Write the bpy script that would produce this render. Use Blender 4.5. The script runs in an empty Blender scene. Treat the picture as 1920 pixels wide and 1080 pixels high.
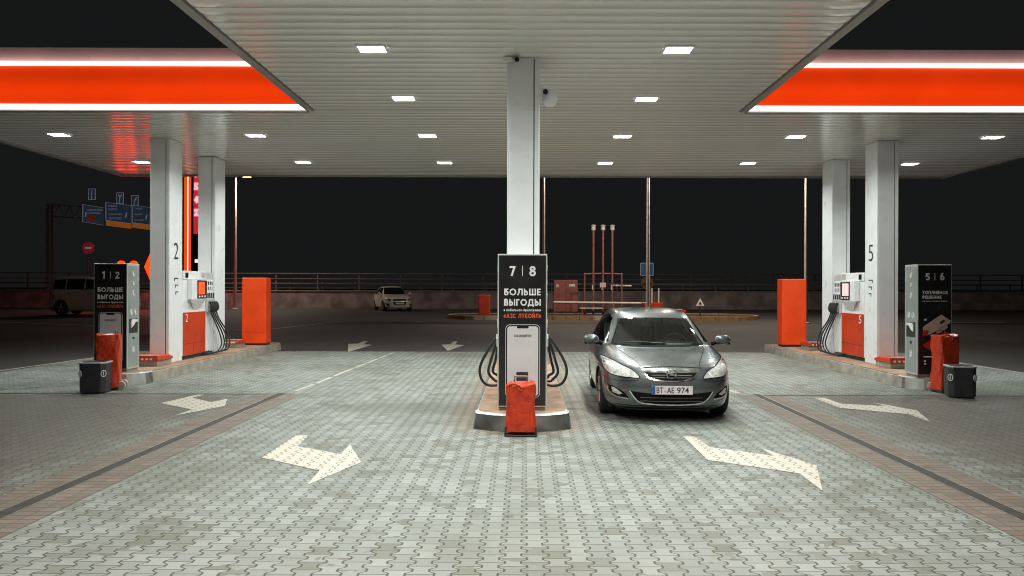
import bpy, bmesh, math, random
from mathutils import Vector, Matrix
from mathutils.bvhtree import BVHTree
from mathutils.geometry import delaunay_2d_cdt

R = math.radians
random.seed(7)
scene = bpy.context.scene
C = scene.collection

# ------------------------------------------------------------------ camera, world, exposure
CAM_H = 1.75
cd = bpy.data.cameras.new('camera')
cd.sensor_width = 36.0
cd.lens = 26.25
cd.shift_x = -24 / 1920
cd.clip_start = 0.05
cd.clip_end = 3000
cam = bpy.data.objects.new('camera', cd)
C.objects.link(cam)
cam.location = (0, 0, CAM_H)
cam.rotation_euler = (Matrix.Rotation(R(90), 4, 'X') @ Matrix.Rotation(R(0.15), 4, 'Z')).to_euler()
scene.camera = cam

w = bpy.data.worlds.new('World')
scene.world = w
w.use_nodes = True
bg = w.node_tree.nodes['Background']
bg.inputs[0].default_value = (0.92, 0.96, 1.0, 1)      # night sky
bg.inputs[1].default_value = 0.0088

scene.view_settings.view_transform = 'Standard'
scene.view_settings.look = 'None'
scene.view_settings.exposure = 0.0
scene.view_settings.gamma = 1.0
scene.render.engine = 'CYCLES'
scene.cycles.use_denoising = True
scene.cycles.filter_width = 1.05
scene.cycles.max_bounces = 7
scene.cycles.sample_clamp_indirect = 6.0
scene.cycles.caustics_reflective = False
scene.cycles.caustics_refractive = False

LAMP_WHITE = (0.93, 1.0, 0.962)
LAMP_PINK_FILL = (1.0, 0.80, 0.74)  # pink tint added to two unseen rows, standing in for shop-front glow
LAMP_POWER = 34.0           # glow of a canopy lamp's diffuser
LAMP_W = 76.0               # light of a canopy lamp
LAMP_SPREAD = 148           # beam of a canopy lamp, degrees
STREET_W = 560.0

def gp(px, py, z=0.0):
    """point of the level ground seen at a place of the survey photo (1920 x 1080)"""
    Y = (CAM_H - z) * 1400.0 / (py - 540.0)
    return Vector(((px - 984.0) * Y / 1400.0, Y, z))

# ------------------------------------------------------------------ object helpers
def tag(o, label=None, cat=None, group=None, kind=None):
    if label: o['label'] = label
    if cat: o['category'] = cat
    if group: o['group'] = group
    if kind: o['kind'] = kind
    return o

def thing(name, label, cat, loc=(0, 0, 0), rz=0.0, group=None):
    o = bpy.data.objects.new(name, None)
    o.empty_display_size = 0.2
    C.objects.link(o)
    o.location = loc
    o.rotation_euler = (0, 0, rz)
    return tag(o, label, cat, group)

def copy_tree(o, parent=None):
    c = o.copy()
    C.objects.link(c)
    c.parent = parent
    for ch in list(o.children):
        copy_tree(ch, c)
    return c

class MB:
    """collects shapes, then links them as one mesh object"""
    def __init__(s):
        s.v = []; s.f = []
    def add(s, vs, fs):
        b = len(s.v)
        s.v += [tuple(p) for p in vs]
        s.f += [tuple(i + b for i in f) for f in fs]
        return s
    def box(s, x0, x1, y0, y1, z0, z1):
        vs = [(x0,y0,z0),(x1,y0,z0),(x1,y1,z0),(x0,y1,z0),(x0,y0,z1),(x1,y0,z1),(x1,y1,z1),(x0,y1,z1)]
        return s.add(vs, [(0,3,2,1),(4,5,6,7),(0,1,5,4),(1,2,6,5),(2,3,7,6),(3,0,4,7)])
    def prism(s, poly, z0, z1, top=None):
        n = len(poly); top = top or poly
        vs = [(p[0], p[1], z0) for p in poly] + [(p[0], p[1], z1) for p in top]
        fs = [tuple(range(n))[::-1], tuple(range(n, 2*n))] + [(i, (i+1) % n, (i+1) % n + n, i + n) for i in range(n)]
        return s.add(vs, fs)
    def slab(s, poly, axis, a0, a1):
        """polygon extruded along axis 'x' (poly in y,z) or 'y' (poly in x,z)"""
        n = len(poly)
        if axis == 'x': mk = lambda p, a: (a, p[0], p[1])
        else: mk = lambda p, a: (p[0], a, p[1])
        vs = [mk(p, a0) for p in poly] + [mk(p, a1) for p in poly]
        fs = [tuple(range(n)), tuple(range(n, 2*n))[::-1]] + [(i, i + n, (i+1) % n + n, (i+1) % n) for i in range(n)]
        return s.add(vs, fs)
    def cyl(s, p, q, r0, r1=None, n=16, caps=True):
        return s.tube([p, q], [r0, r0 if r1 is None else r1], n, caps)
    def tube(s, pts, r, n=10, caps=True, closed=False):
        pts = [Vector(p) for p in pts]
        m = len(pts)
        rs = r if isinstance(r, (list, tuple)) else [r] * m
        vs = []; prev = None
        for i, p in enumerate(pts):
            if closed: t = pts[(i+1) % m] - pts[i-1]
            else: t = pts[min(i+1, m-1)] - pts[max(i-1, 0)]
            t.normalize()
            if prev is None:
                u = t.orthogonal().normalized()
            else:
                u = (prev - t * prev.dot(t)).normalized()
            prev = u
            v = t.cross(u)
            for k in range(n):
                a = 2 * math.pi * k / n
                vs.append(p + (u * math.cos(a) + v * math.sin(a)) * rs[i])
        fs = []
        for i in range(m if closed else m - 1):
            j = (i + 1) % m
            for k in range(n):
                l = (k + 1) % n
                fs.append((i*n + k, i*n + l, j*n + l, j*n + k))
        if caps and not closed:
            fs.append(tuple(range(n))[::-1])
            fs.append(tuple((m-1)*n + k for k in range(n)))
        return s.add(vs, fs)
    def lathe(s, prof, centre=(0,0,0), axis='z', n=24):
        cx, cy, cz = centre; m = len(prof); vs = []
        for (r, h) in prof:
            for k in range(n):
                a = 2 * math.pi * k / n
                c, d = r * math.cos(a), r * math.sin(a)
                if axis == 'z': vs.append((cx + c, cy + d, cz + h))
                elif axis == 'x': vs.append((cx + h, cy + c, cz + d))
                else: vs.append((cx + d, cy + h, cz + c))
        fs = []
        for i in range(m - 1):
            for k in range(n):
                l = (k + 1) % n
                fs.append((i*n + k, i*n + l, (i+1)*n + l, (i+1)*n + k))
        fs.append(tuple(range(n))[::-1]); fs.append(tuple((m-1)*n + k for k in range(n)))
        return s.add(vs, fs)
    def grid(s, rows):
        m = len(rows); n = len(rows[0])
        vs = [p for r in rows for p in r]
        fs = [(i*n + k, i*n + k + 1, (i+1)*n + k + 1, (i+1)*n + k) for i in range(m-1) for k in range(n-1)]
        return s.add(vs, fs)
    def build(s, name, mat, parent=None, smooth=False, bevel=0.0, subsurf=0, fix=True):
        me = bpy.data.meshes.new(name)
        me.from_pydata(s.v, [], s.f)
        if fix:
            bm = bmesh.new(); bm.from_mesh(me)
            bmesh.ops.recalc_face_normals(bm, faces=bm.faces)
            bm.to_mesh(me); bm.free()
        me.materials.append(mat)
        if smooth:
            me.polygons.foreach_set('use_smooth', [True] * len(me.polygons))
            if smooth != 'all':
                me.set_sharp_from_angle(angle=R(38))
        o = bpy.data.objects.new(name, me)
        C.objects.link(o)
        if parent: o.parent = parent
        if bevel:
            b = o.modifiers.new('bevel', 'BEVEL'); b.width = bevel; b.segments = 2; b.limit_method = 'ANGLE'; b.angle_limit = R(40)
        if subsurf:
            q = o.modifiers.new('sub', 'SUBSURF'); q.levels = subsurf; q.render_levels = subsurf
        return o

def rrect(x0, x1, z0, z1, r, n=5):
    out = []
    for cx, cz, a0 in ((x1-r, z0+r, -90), (x1-r, z1-r, 0), (x0+r, z1-r, 90), (x0+r, z0+r, 180)):
        for k in range(n + 1):
            a = R(a0 + 90 * k / n)
            out.append((cx + r * math.cos(a), cz + r * math.sin(a)))
    return out

def smooth_path(pts, n=8):
    """Catmull-Rom through pts"""
    P = [Vector(p) for p in pts]; P = [2*P[0]-P[1]] + P + [2*P[-1]-P[-2]]
    out = []
    for i in range(1, len(P) - 2):
        for k in range(n):
            t = k / n
            out.append(0.5 * ((2*P[i]) + (P[i+1]-P[i-1])*t + (2*P[i-1]-5*P[i]+4*P[i+1]-P[i+2])*t*t + (3*P[i]-P[i-1]-3*P[i+1]+P[i+2])*t**3))
    out.append(P[-2])
    return out

# lettering: text turned to a mesh, fitted to a width and height, facing -Y, +X or -X
FACE = {'-y': Matrix.Rotation(R(90), 4, 'X'),
        '+x': Matrix.Rotation(R(90), 4, 'Z') @ Matrix.Rotation(R(90), 4, 'X'),
        '-x': Matrix.Rotation(R(-90), 4, 'Z') @ Matrix.Rotation(R(90), 4, 'X')}
def lettering(s, width, height, centre, face, mat, parent, name='lettering', bold=0.0, depth=0.0015, align='c'):
    cu = bpy.data.curves.new('lettering', 'FONT')
    cu.body = s; cu.size = 1.0; cu.offset = bold; cu.extrude = 0.01; cu.resolution_u = 4
    ob = bpy.data.objects.new('lettering', cu)
    C.objects.link(ob)
    dg = bpy.context.evaluated_depsgraph_get()
    me = bpy.data.meshes.new_from_object(ob.evaluated_get(dg))
    bpy.data.objects.remove(ob)
    bpy.data.curves.remove(cu)
    xs = [v.co.x for v in me.vertices]; ys = [v.co.y for v in me.vertices]
    x0, x1, y0, y1 = min(xs), max(xs), min(ys), max(ys)
    sx = width / (x1 - x0) if width else height / (y1 - y0)
    sy = height / (y1 - y0)
    cx = x0 if align == 'l' else (x0 + x1) / 2
    base = [((v.co.x - cx) * sx, (v.co.y - (y0 + y1) / 2) * sy) for v in me.vertices]
    polys = [tuple(p.vertices) for p in me.polygons if p.normal.z > 0.5]
    used = sorted({i for f in polys for i in f}); idx = {i: k for k, i in enumerate(used)}
    polys = [tuple(idx[i] for i in f) for f in polys]
    bpy.data.meshes.remove(me)
    mb = MB()
    shifts = [(0, 0)] if bold <= 0 else [(dx, dy) for dx in (-1, 0, 1) for dy in (-0.6, 0.6)]
    for k, (dx, dy) in enumerate(shifts):
        d = bold * 1.1 * height
        mb.add([(base[i][0] + dx * d, base[i][1] + dy * d, depth + 0.00008 * k) for i in used], polys)
    me = bpy.data.meshes.new(name)
    me.from_pydata(mb.v, [], mb.f)
    me.transform(Matrix.Translation(centre) @ FACE[face])
    me.materials.append(mat)
    o = bpy.data.objects.new(name, me)
    C.objects.link(o)
    if parent: o.parent = parent
    return o

# heavy geometric lettering drawn as strokes in a box one unit high
def arc_(cx, cy, rx, ry, a0, a1, n=10):
    return [(cx + rx * math.cos(R(a0 + (a1-a0)*k/n)), cy + ry * math.sin(R(a0 + (a1-a0)*k/n))) for k in range(n + 1)]
def glyph(ch, h):
    """width and centre-line strokes of a letter for half stroke width h"""
    lo, hi, L = h, 1 - h, h
    def bowl(w, y0, y1):
        r = (y1 - y0) / 2; R_ = w - h
        return [(L, y1), (R_ - r*0.8, y1)] + arc_(R_ - r*0.8, (y0+y1)/2, r*0.8, r, 90, -90) + [(L, y0)]
    stem = lambda x: [(x, 0), (x, 1)]
    low = ch.islower(); c = ch.upper()
    if ch == 'е': return 0.9, [arc_(0.45, 0.5, 0.45-h, 0.5-h, -50, -180, 10) + arc_(0.45, 0.5, 0.45-h, 0.5-h, 180, 0, 12), [(h, 0.48), (0.9-h, 0.48)]]
    if ch == 'а': return 0.9, [arc_(0.42, 0.5, 0.42-h, 0.5-h, 0, 360, 18), stem(0.9-h)]
    if ch == 'р': return 0.9, [arc_(0.48, 0.5, 0.42-h, 0.5-h, 0, 360, 18), [(h, -0.45), (h, 1)]]
    if ch == 'б': return 0.88, [arc_(0.44, 0.5, 0.44-h, 0.5-h, 0, 360, 18), [(h, 0.5), (h*1.3, 1.05), (0.8, 1.4)]]
    if ch == 'у': return 0.8, [[(h, 1), (0.42, 0.1)], [(0.8-h, 1), (0.3, -0.45)]]
    if c == 'О': return 0.98, [arc_(0.49, 0.5, 0.49-h, 0.5-h, 0, 360, 24)]
    if c == 'С': return 0.86, [arc_(0.48, 0.5, 0.48-h, 0.5-h, 48, 312, 18)]
    if c == 'Б': return 0.62, [[(0.60, hi), (L, hi), (L, lo*0.5)], bowl(0.64, lo, 0.57)]
    if c == 'В': return 0.64, [stem(L), bowl(0.60, 0.5, hi), bowl(0.66, lo, 0.5)]
    if c == 'Ь': return 0.62, [stem(L), bowl(0.62, lo, 0.57)]
    if c == 'Ы': return 0.92, [stem(L), bowl(0.60, lo, 0.57), stem(0.92-h)]
    if c == 'Р': return 0.62, [stem(L), bowl(0.62, 0.42, hi)]
    if c == 'Л': return 0.80, [[(0.0, lo), (0.10, lo), (0.24, 0.4), (0.27, hi), (0.80-h, hi), (0.80-h, 0)]]
    if c == 'Д': return 0.90, [[(0.16, lo), (0.28, hi), (0.72, hi), (0.72, lo)], [(0.0, lo), (0.90, lo)], [(h*0.8, -0.16), (h*0.8, lo)], [(0.9-h*0.8, -0.16), (0.9-h*0.8, lo)]]
    if c == 'Ш': return 1.0, [stem(L), stem(0.5), stem(1.0-h), [(0, lo), (1.0, lo)]]
    if c == 'Е': return 0.52, [stem(L), [(L, hi), (0.52, hi)], [(L, 0.5), (0.49, 0.5)], [(L, lo), (0.52, lo)]]
    if c == 'Г': return 0.50, [[(L, 0), (L, hi), (0.50, hi)]]
    if c == 'А': return 0.92, [[(h*0.9, 0), (0.46, 1-h*0.6), (0.92-h*0.9, 0)], [(0.2, 0.27), (0.72, 0.27)]]
    if c == 'З': return 0.60, [arc_(0.28, 0.74, 0.30-h*0.6, 0.26-h*0.7, 150, -90, 12), arc_(0.28, 0.27, 0.34-h*0.6, 0.27-h*0.5, 90, -150, 12)]
    if c == 'У': return 0.80, [[(h, 1), (0.43, 0.36)], [(0.80-h, 1), (0.28, 0)]]
    if c == 'К': return 0.72, [stem(L), [(0.62, 1), (L + 0.08, 0.5), (0.66, 0)]]
    if c == 'И': return 0.76, [stem(L), stem(0.76-h), [(L, 0.08), (0.76-h, 0.92)]]
    if c == 'Й': return 0.76, [stem(L), stem(0.76-h), [(L, 0.08), (0.76-h, 0.92)], [(0.24, 1.2), (0.38, 1.12), (0.52, 1.2)]]
    if c == 'Т': return 0.60, [[(0, hi), (0.60, hi)], stem(0.30)]
    if c == 'П': return 0.74, [[(L, 0), (L, hi), (0.74-h, hi), (0.74-h, 0)]]
    if c == 'Н': return 0.74, [stem(L), stem(0.74-h), [(L, 0.5), (0.74-h, 0.5)]]
    if c == 'М': return 0.96, [[(L, 0), (L + 0.04, 0.95), (0.48, 0.25), (0.92-h, 0.95), (0.96-h, 0)]]
    if c == 'Ж': return 1.0, [stem(0.5), [(h, 1), (0.45, 0.5), (h, 0)], [(1-h, 1), (0.55, 0.5), (1-h, 0)]]
    if c == 'Ч': return 0.68, [stem(0.68-h), [(h, 1), (h, 0.6), (0.24, 0.42), (0.68-h, 0.42)]]
    if c == 'Я': return 0.66, [stem(0.66-h), [(0.66-h, hi)] + arc_(0.30, 0.72, 0.30-h*0.6, 0.28-h, 90, 270, 8) + [(0.66-h, 0.44+h*0.2)], [(0.34, 0.44), (h, 0)]]
    if c == '1': return 0.40, [[(0.0, 0.80), (0.40-h, 0.96), (0.40-h, 0)]]
    if c == '2': return 0.62, [arc_(0.31, 0.70, 0.31-h, 0.30-h, 170, -35, 12) + [(h*1.2, lo), (0.62, lo)]]
    if c == '5': return 0.60, [[(0.56, hi), (0.15, hi), (0.11, 0.56)] + arc_(0.28, 0.33, 0.32-h, 0.33-h, 110, -140, 14)]
    if c == '6': return 0.64, [arc_(0.32, 0.33, 0.32-h, 0.33-h, 0, 360, 18), [(h*1.05, 0.42), (0.22, 0.75), (0.42, 1.0)]]
    if c == '7': return 0.60, [[(0, hi), (0.60-h*1.1, hi), (0.20, 0)]]
    if c == '8': return 0.62, [arc_(0.31, 0.73, 0.27-h*0.7, 0.27-h, 0, 360, 16), arc_(0.31, 0.28, 0.31-h*0.8, 0.28-h*0.7, 0, 360, 18)]
    if c == '«': return 0.62, [[(0.30, 0.75), (0.10, 0.42), (0.30, 0.09)], [(0.56, 0.75), (0.36, 0.42), (0.56, 0.09)]]
    if c == '»': return 0.62, [[(0.06, 0.75), (0.26, 0.42), (0.06, 0.09)], [(0.32, 0.75), (0.52, 0.42), (0.32, 0.09)]]
    return 0.35, []
def signwriting(s, width, height, centre, face, mat, parent, h=0.10, align='c', depth=0.0012, gap=0.15):
    """letters s over the width (None: natural) and cap height, each letter a run of mitred strokes"""
    x = 0.0; mb = MB(); k = 0
    pieces = []
    for ch in s:
        w_, st = glyph(ch, h)
        for P in st:
            pieces.append([(p[0] + x, p[1]) for p in P])
        x += w_ + gap
    tot = x - gap
    sx = width / tot if width else height
    x0 = 0 if align == 'l' else tot / 2
    for P in pieces:
        closed = math.hypot(P[0][0]-P[-1][0], P[0][1]-P[-1][1]) < 1e-4
        Q = [Vector(p) for p in (P[:-1] if closed else P)]
        n = len(Q); Lf, Rt = [], []
        for i, p in enumerate(Q):
            a = Q[i-1] if (i > 0 or closed) else None
            b = Q[(i+1) % n] if (i < n-1 or closed) else None
            d0 = (p - a).normalized() if a is not None else None
            d1 = (b - p).normalized() if b is not None else None
            if d0 is None: d0 = d1
            if d1 is None: d1 = d0
            t_ = (d0 + d1); t_ = t_.normalized() if t_.length > 1e-4 else d0
            nn = Vector((-t_.y, t_.x)); m_ = h / max(0.42, nn.dot(Vector((-d1.y, d1.x))))
            Lf.append(p + nn * m_); Rt.append(p - nn * m_)
        z = depth + 0.00005 * (k % 7); k += 1
        tr = lambda v: ((v.x - x0) * sx, (v.y - 0.5) * height, z)
        vs = [tr(v) for v in Lf] + [tr(v) for v in Rt]
        fs = [(i, (i+1) % n, (i+1) % n + n, i + n) for i in range(n if closed else n - 1)]
        mb.add(vs, [f[::-1] for f in fs])
    me = bpy.data.meshes.new('lettering')
    me.from_pydata(mb.v, [], mb.f)
    me.transform(Matrix.Translation(centre) @ FACE[face])
    me.materials.append(mat)
    o = bpy.data.objects.new('lettering', me); C.objects.link(o)
    if parent: o.parent = parent
    return o

# ------------------------------------------------------------------ materials
class NT:
    def __init__(s, m):
        s.t = m.node_tree; s.n = s.t.nodes; s.l = s.t.links
    def put(s, sock, v):
        if hasattr(v, 'is_linked'): s.l.new(v, sock)
        elif isinstance(v, (tuple, list)): sock.default_value = (*v, 1) if len(v) == 3 and len(sock.default_value) == 4 else v
        else: sock.default_value = v
    def m(s, op, a, b=0.0, c=0.0):
        n = s.n.new('ShaderNodeMath'); n.operation = op
        for k, v in enumerate((a, b, c)): s.put(n.inputs[k], v)
        return n.outputs[0]
    def noise(s, vec, scale, detail=3.0, rough=0.55):
        n = s.n.new('ShaderNodeTexNoise'); s.put(n.inputs['Vector'], vec)
        n.inputs['Scale'].default_value = scale; n.inputs['Detail'].default_value = detail; n.inputs['Roughness'].default_value = rough
        return n.outputs[0]
    def ramp(s, f, a, b):
        n = s.n.new('ShaderNodeMapRange'); n.interpolation_type = 'SMOOTHSTEP'
        s.put(n.inputs[0], f); n.inputs[1].default_value = a; n.inputs[2].default_value = b
        return n.outputs[0]
    def mix(s, f, a, b, blend='MIX'):
        n = s.n.new('ShaderNodeMix'); n.data_type = 'RGBA'; n.blend_type = blend
        s.put(n.inputs[0], f); s.put(n.inputs[6], a); s.put(n.inputs[7], b)
        return n.outputs[2]
    def pos(s):
        return s.n.new('ShaderNodeNewGeometry').outputs['Position']
    def obj(s):
        return s.n.new('ShaderNodeTexCoord').outputs['Object']
    def sep(s, v):
        n = s.n.new('ShaderNodeSeparateXYZ'); s.l.new(v, n.inputs[0]); return n.outputs
    def white(s, a, b):
        c = s.n.new('ShaderNodeCombineXYZ'); s.put(c.inputs[0], a); s.put(c.inputs[1], b)
        n = s.n.new('ShaderNodeTexWhiteNoise'); n.noise_dimensions = '3D'; s.l.new(c.outputs[0], n.inputs['Vector'])
        return n.outputs[0]
    def bump(s, h, strength=0.3, dist=0.005):
        n = s.n.new('ShaderNodeBump'); n.inputs['Strength'].default_value = strength; n.inputs['Distance'].default_value = dist
        s.l.new(h, n.inputs['Height']); return n.outputs[0]

def new_mat(name):
    m = bpy.data.materials.new(name); m.use_nodes = True
    return m, NT(m), m.node_tree.nodes['Principled BSDF']

def mat(name, col, rough=0.5, metal=0.0, vary=0.12, scale=6.0, bump=0.0, coat=0.0, coat_rough=0.04, emit=0.0, emit_col=None, spec=None, dirt=0.0, grain=0.0):
    m, t, p = new_mat(name)
    co = t.obj()
    f = t.ramp(t.noise(co, scale, 4.0), 0.3, 0.7)
    lo = tuple(c * (1 - vary) for c in col); hi = tuple(min(1, c * (1 + vary * 0.6)) for c in col)
    c = t.mix(f, lo, hi)
    if dirt:
        d = t.m('MULTIPLY', t.ramp(t.noise(co, scale * 0.6, 6.0, 0.7), 0.52, 0.75), dirt)
        c = t.mix(d, c, (0.09, 0.07, 0.05))
    t.put(p.inputs['Base Color'], c)
    t.put(p.inputs['Roughness'], t.m('ADD', t.m('MULTIPLY', f, 0.12 if vary > 0.025 else 0.0), max(0.02, rough - 0.06)))
    p.inputs['Metallic'].default_value = metal
    if spec is not None: p.inputs['Specular IOR Level'].default_value = spec
    p.inputs['Coat Weight'].default_value = coat
    p.inputs['Coat Roughness'].default_value = coat_rough
    if bump:
        t.l.new(t.bump(t.noise(co, scale * 12, 3.0), bump), p.inputs['Normal'])
    if emit:
        t.put(p.inputs['Emission Color'], emit_col or col)
        p.inputs['Emission Strength'].default_value = emit
    return m

def emit_mat(name, col, strength):
    m, t, p = new_mat(name)
    p.inputs['Base Color'].default_value = (0.8, 0.8, 0.8, 1)
    n = t.noise(t.obj(), 3.0)
    t.put(p.inputs['Emission Color'], t.mix(n, tuple(c * 0.93 for c in col), col))
    p.inputs['Emission Strength'].default_value = strength
    return m

PX, PY, AMP = 0.142, 0.136, 0.019      # paver column width, paver length, depth of the toothed joint
def paver_nodes(t):
    x, y, z = t.sep(t.pos())
    s = t.m('DIVIDE', x, PX)
    n = t.m('ROUND', s)
    odd = t.m('FLOORED_MODULO', n, 2.0)
    sign = t.m('MULTIPLY_ADD', odd, 2.0, -1.0)
    wob = t.m('MULTIPLY', t.m('COSINE', t.m('MULTIPLY', y, 2 * math.pi / PY)), 1.7)
    wob = t.m('MINIMUM', t.m('MAXIMUM', wob, -1.0), 1.0)
    d = t.m('SUBTRACT', t.m('SUBTRACT', s, n), t.m('MULTIPLY', t.m('MULTIPLY', sign, wob), AMP / PX))
    ad = t.m('MULTIPLY', t.m('ABSOLUTE', d), PX)
    col = t.m('SUBTRACT', t.m('ADD', n, t.m('GREATER_THAN', d, 0.0)), 1.0)
    par = t.m('FLOORED_MODULO', col, 2.0)
    yy = t.m('ADD', t.m('DIVIDE', y, PY), t.m('MULTIPLY', par, 0.5))
    row = t.m('FLOOR', yy)
    fr = t.m('SUBTRACT', yy, row)
    dy = t.m('MULTIPLY', t.m('SUBTRACT', 0.5, t.m('ABSOLUTE', t.m('SUBTRACT', fr, 0.5))), PY)
    j1 = t.m('SUBTRACT', 1.0, t.ramp(ad, 0.0045, 0.0095))
    j2 = t.m('MULTIPLY', t.m('SUBTRACT', 1.0, t.ramp(dy, 0.0026, 0.0056)), 0.9)
    return x, y, col, row, t.m('MAXIMUM', j1, j2), j1

def paving_mat():
    m, t, p = new_mat('interlocking_pavers')
    x, y, col, row, joint, j1 = paver_nodes(t)
    pos = t.pos()
    r1 = t.white(col, row)
    big = t.noise(pos, 0.35, 4.0, 0.6)
    mid = t.noise(pos, 1.6, 4.0, 0.6)
    fine = t.noise(pos, 160.0, 2.0)
    c = t.mix(r1, (0.205, 0.218, 0.198), (0.285, 0.300, 0.276))
    # single dirty pavers, more of them where the ground is dirty
    thr = t.m('SUBTRACT', 0.955, t.m('MULTIPLY', t.ramp(mid, 0.44, 0.66), 0.42))
    dark = t.m('MULTIPLY', t.m('GREATER_THAN', t.white(row, t.m('ADD', col, 57.0)), thr), t.m('MULTIPLY_ADD', t.white(col, row), 0.5, 0.28))
    c = t.mix(dark, c, (0.105, 0.105, 0.07))
    stain = t.m('MULTIPLY', t.ramp(big, 0.47, 0.66), 0.60)
    c = t.mix(stain, c, (0.15, 0.155, 0.12))
    drip = t.m('MULTIPLY', t.ramp(t.noise(pos, 2.7, 6.0, 0.7), 0.60, 0.75), 0.35)
    c = t.mix(drip, c, (0.12, 0.115, 0.085))
    wx = t.m('ADD', x, t.m('MULTIPLY', t.m('SUBTRACT', mid, 0.5), 1.6)); wy = t.m('ADD', y, t.m('MULTIPLY', t.m('SUBTRACT', big, 0.5), 1.6))
    spill = t.m('MULTIPLY', t.m('SUBTRACT', 1.0, t.ramp(t.m('ABSOLUTE', t.m('ADD', wx, 1.6)), 0.7, 1.1)), t.m('SUBTRACT', 1.0, t.ramp(t.m('ABSOLUTE', t.m('SUBTRACT', wy, 10.9)), 0.35, 0.7)))
    c = t.mix(t.m('MULTIPLY', spill, 0.6), c, (0.13, 0.145, 0.115))
    # worn wheel tracks along the lanes
    trk = None
    for cx_ in (-2.9, -1.5, 1.15, 2.6):
        b_ = t.m('SUBTRACT', 1.0, t.ramp(t.m('ABSOLUTE', t.m('ADD', t.m('SUBTRACT', x, cx_), t.m('MULTIPLY', t.m('SUBTRACT', big, 0.5), 0.8))), 0.05, 0.38))
        trk = b_ if trk is None else t.m('MAXIMUM', trk, b_)
    c = t.mix(t.m('MULTIPLY', t.m('MULTIPLY', trk, t.ramp(mid, 0.38, 0.62)), 0.34), c, (0.105, 0.105, 0.085))
    spots = t.m('MULTIPLY', t.ramp(t.noise(pos, 5.5, 2.0, 0.4), 0.69, 0.73), 0.55)
    c = t.mix(spots, c, (0.065, 0.062, 0.05))
    # rust-toned pavers laid round the middle island
    ax = t.m('ABSOLUTE', t.m('ADD', x, 0.03))
    near = t.m('MULTIPLY', t.m('SUBTRACT', 1.0, t.ramp(ax, 0.72, 1.15)), t.ramp(t.m('ADD', y, t.m('MULTIPLY', ax, -0.35)), 8.7, 8.95))
    c = t.mix(t.m('MULTIPLY', near, 0.5), c, (0.24, 0.155, 0.105))
    # brown tone before the wings and outside the drains, light falloff painted in
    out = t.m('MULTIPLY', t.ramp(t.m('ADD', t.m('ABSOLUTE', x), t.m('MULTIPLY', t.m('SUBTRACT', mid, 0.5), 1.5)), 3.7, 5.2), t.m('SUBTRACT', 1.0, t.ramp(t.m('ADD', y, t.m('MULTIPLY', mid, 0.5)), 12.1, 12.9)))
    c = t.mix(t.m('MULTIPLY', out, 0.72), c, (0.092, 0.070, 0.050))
    c = t.mix(t.m('MULTIPLY', joint, 0.97), c, (0.040, 0.034, 0.016))
    c = t.mix(t.m('MULTIPLY', t.ramp(fine, 0.35, 0.7), 0.22), c, (0.26, 0.26, 0.23))
    t.put(p.inputs['Base Color'], c)
    p.inputs['Roughness'].default_value = 0.62
    p.inputs['Specular IOR Level'].default_value = 0.35
    h = t.m('SUBTRACT', t.m('MULTIPLY', fine, 0.12), joint)
    t.l.new(t.bump(h, 0.5, 0.004), p.inputs['Normal'])
    return m

def paint_mat():
    m, t, p = new_mat('worn_white_road_paint')
    x, y, col, row, joint, j1 = paver_nodes(t)
    pos = t.pos()
    wear = t.m('MULTIPLY', t.ramp(t.noise(pos, 9.0, 8.0, 0.75), 0.52, 0.66), 0.6)
    c = t.mix(wear, (0.54, 0.495, 0.42), (0.28, 0.25, 0.20))
    c = t.mix(t.m('MULTIPLY', j1, 0.92), c, (0.10, 0.075, 0.04))
    t.put(p.inputs['Base Color'], c)
    p.inputs['Roughness'].default_value = 0.55
    t.l.new(t.bump(t.m('SUBTRACT', 1.0, j1), 0.4, 0.003), p.inputs['Normal'])
    return m

def red_paver_mat():
    m, t, p = new_mat('red_brick_pavers')
    x, y, z = t.sep(t.pos())
    row = t.m('FLOOR', t.m('DIVIDE', y, 0.10)); fr = t.m('FRACT', t.m('DIVIDE', y, 0.10))
    cl = t.m('FLOOR', t.m('DIVIDE', x, 0.21)); fx = t.m('FRACT', t.m('DIVIDE', x, 0.21))
    j = t.m('MAXIMUM', t.m('SUBTRACT', 1.0, t.ramp(t.m('SUBTRACT', 0.5, t.m('ABSOLUTE', t.m('SUBTRACT', fr, 0.5))), 0.03, 0.09)),
            t.m('SUBTRACT', 1.0, t.ramp(t.m('SUBTRACT', 0.5, t.m('ABSOLUTE', t.m('SUBTRACT', fx, 0.5))), 0.01, 0.03)))
    c = t.mix(t.white(row, cl), (0.150, 0.118, 0.094), (0.205, 0.168, 0.138))
    c = t.mix(t.m('MULTIPLY', t.ramp(t.noise(t.pos(), 1.1, 5.0), 0.45, 0.7), 0.5), c, (0.17, 0.15, 0.125))
    c = t.mix(t.m('MULTIPLY', j, 0.85), c, (0.09, 0.06, 0.04))
    t.put(p.inputs['Base Color'], c)
    p.inputs['Roughness'].default_value = 0.7
    t.l.new(t.bump(t.m('SUBTRACT', 1.0, j), 0.5, 0.004), p.inputs['Normal'])
    return m

def asphalt_mat():
    m, t, p = new_mat('dark_asphalt')
    pos = t.pos()
    c = t.mix(t.ramp(t.noise(pos, 0.22, 5.0), 0.35, 0.7), (0.046, 0.041, 0.037), (0.075, 0.067, 0.060))
    c = t.mix(t.m('MULTIPLY', t.ramp(t.noise(pos, 55.0, 3.0), 0.5, 0.75), 0.5), c, (0.09, 0.085, 0.075))
    t.put(p.inputs['Base Color'], c)
    p.inputs['Roughness'].default_value = 0.75
    t.l.new(t.bump(t.noise(pos, 90.0, 3.0), 0.5, 0.006), p.inputs['Normal'])
    return m

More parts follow.
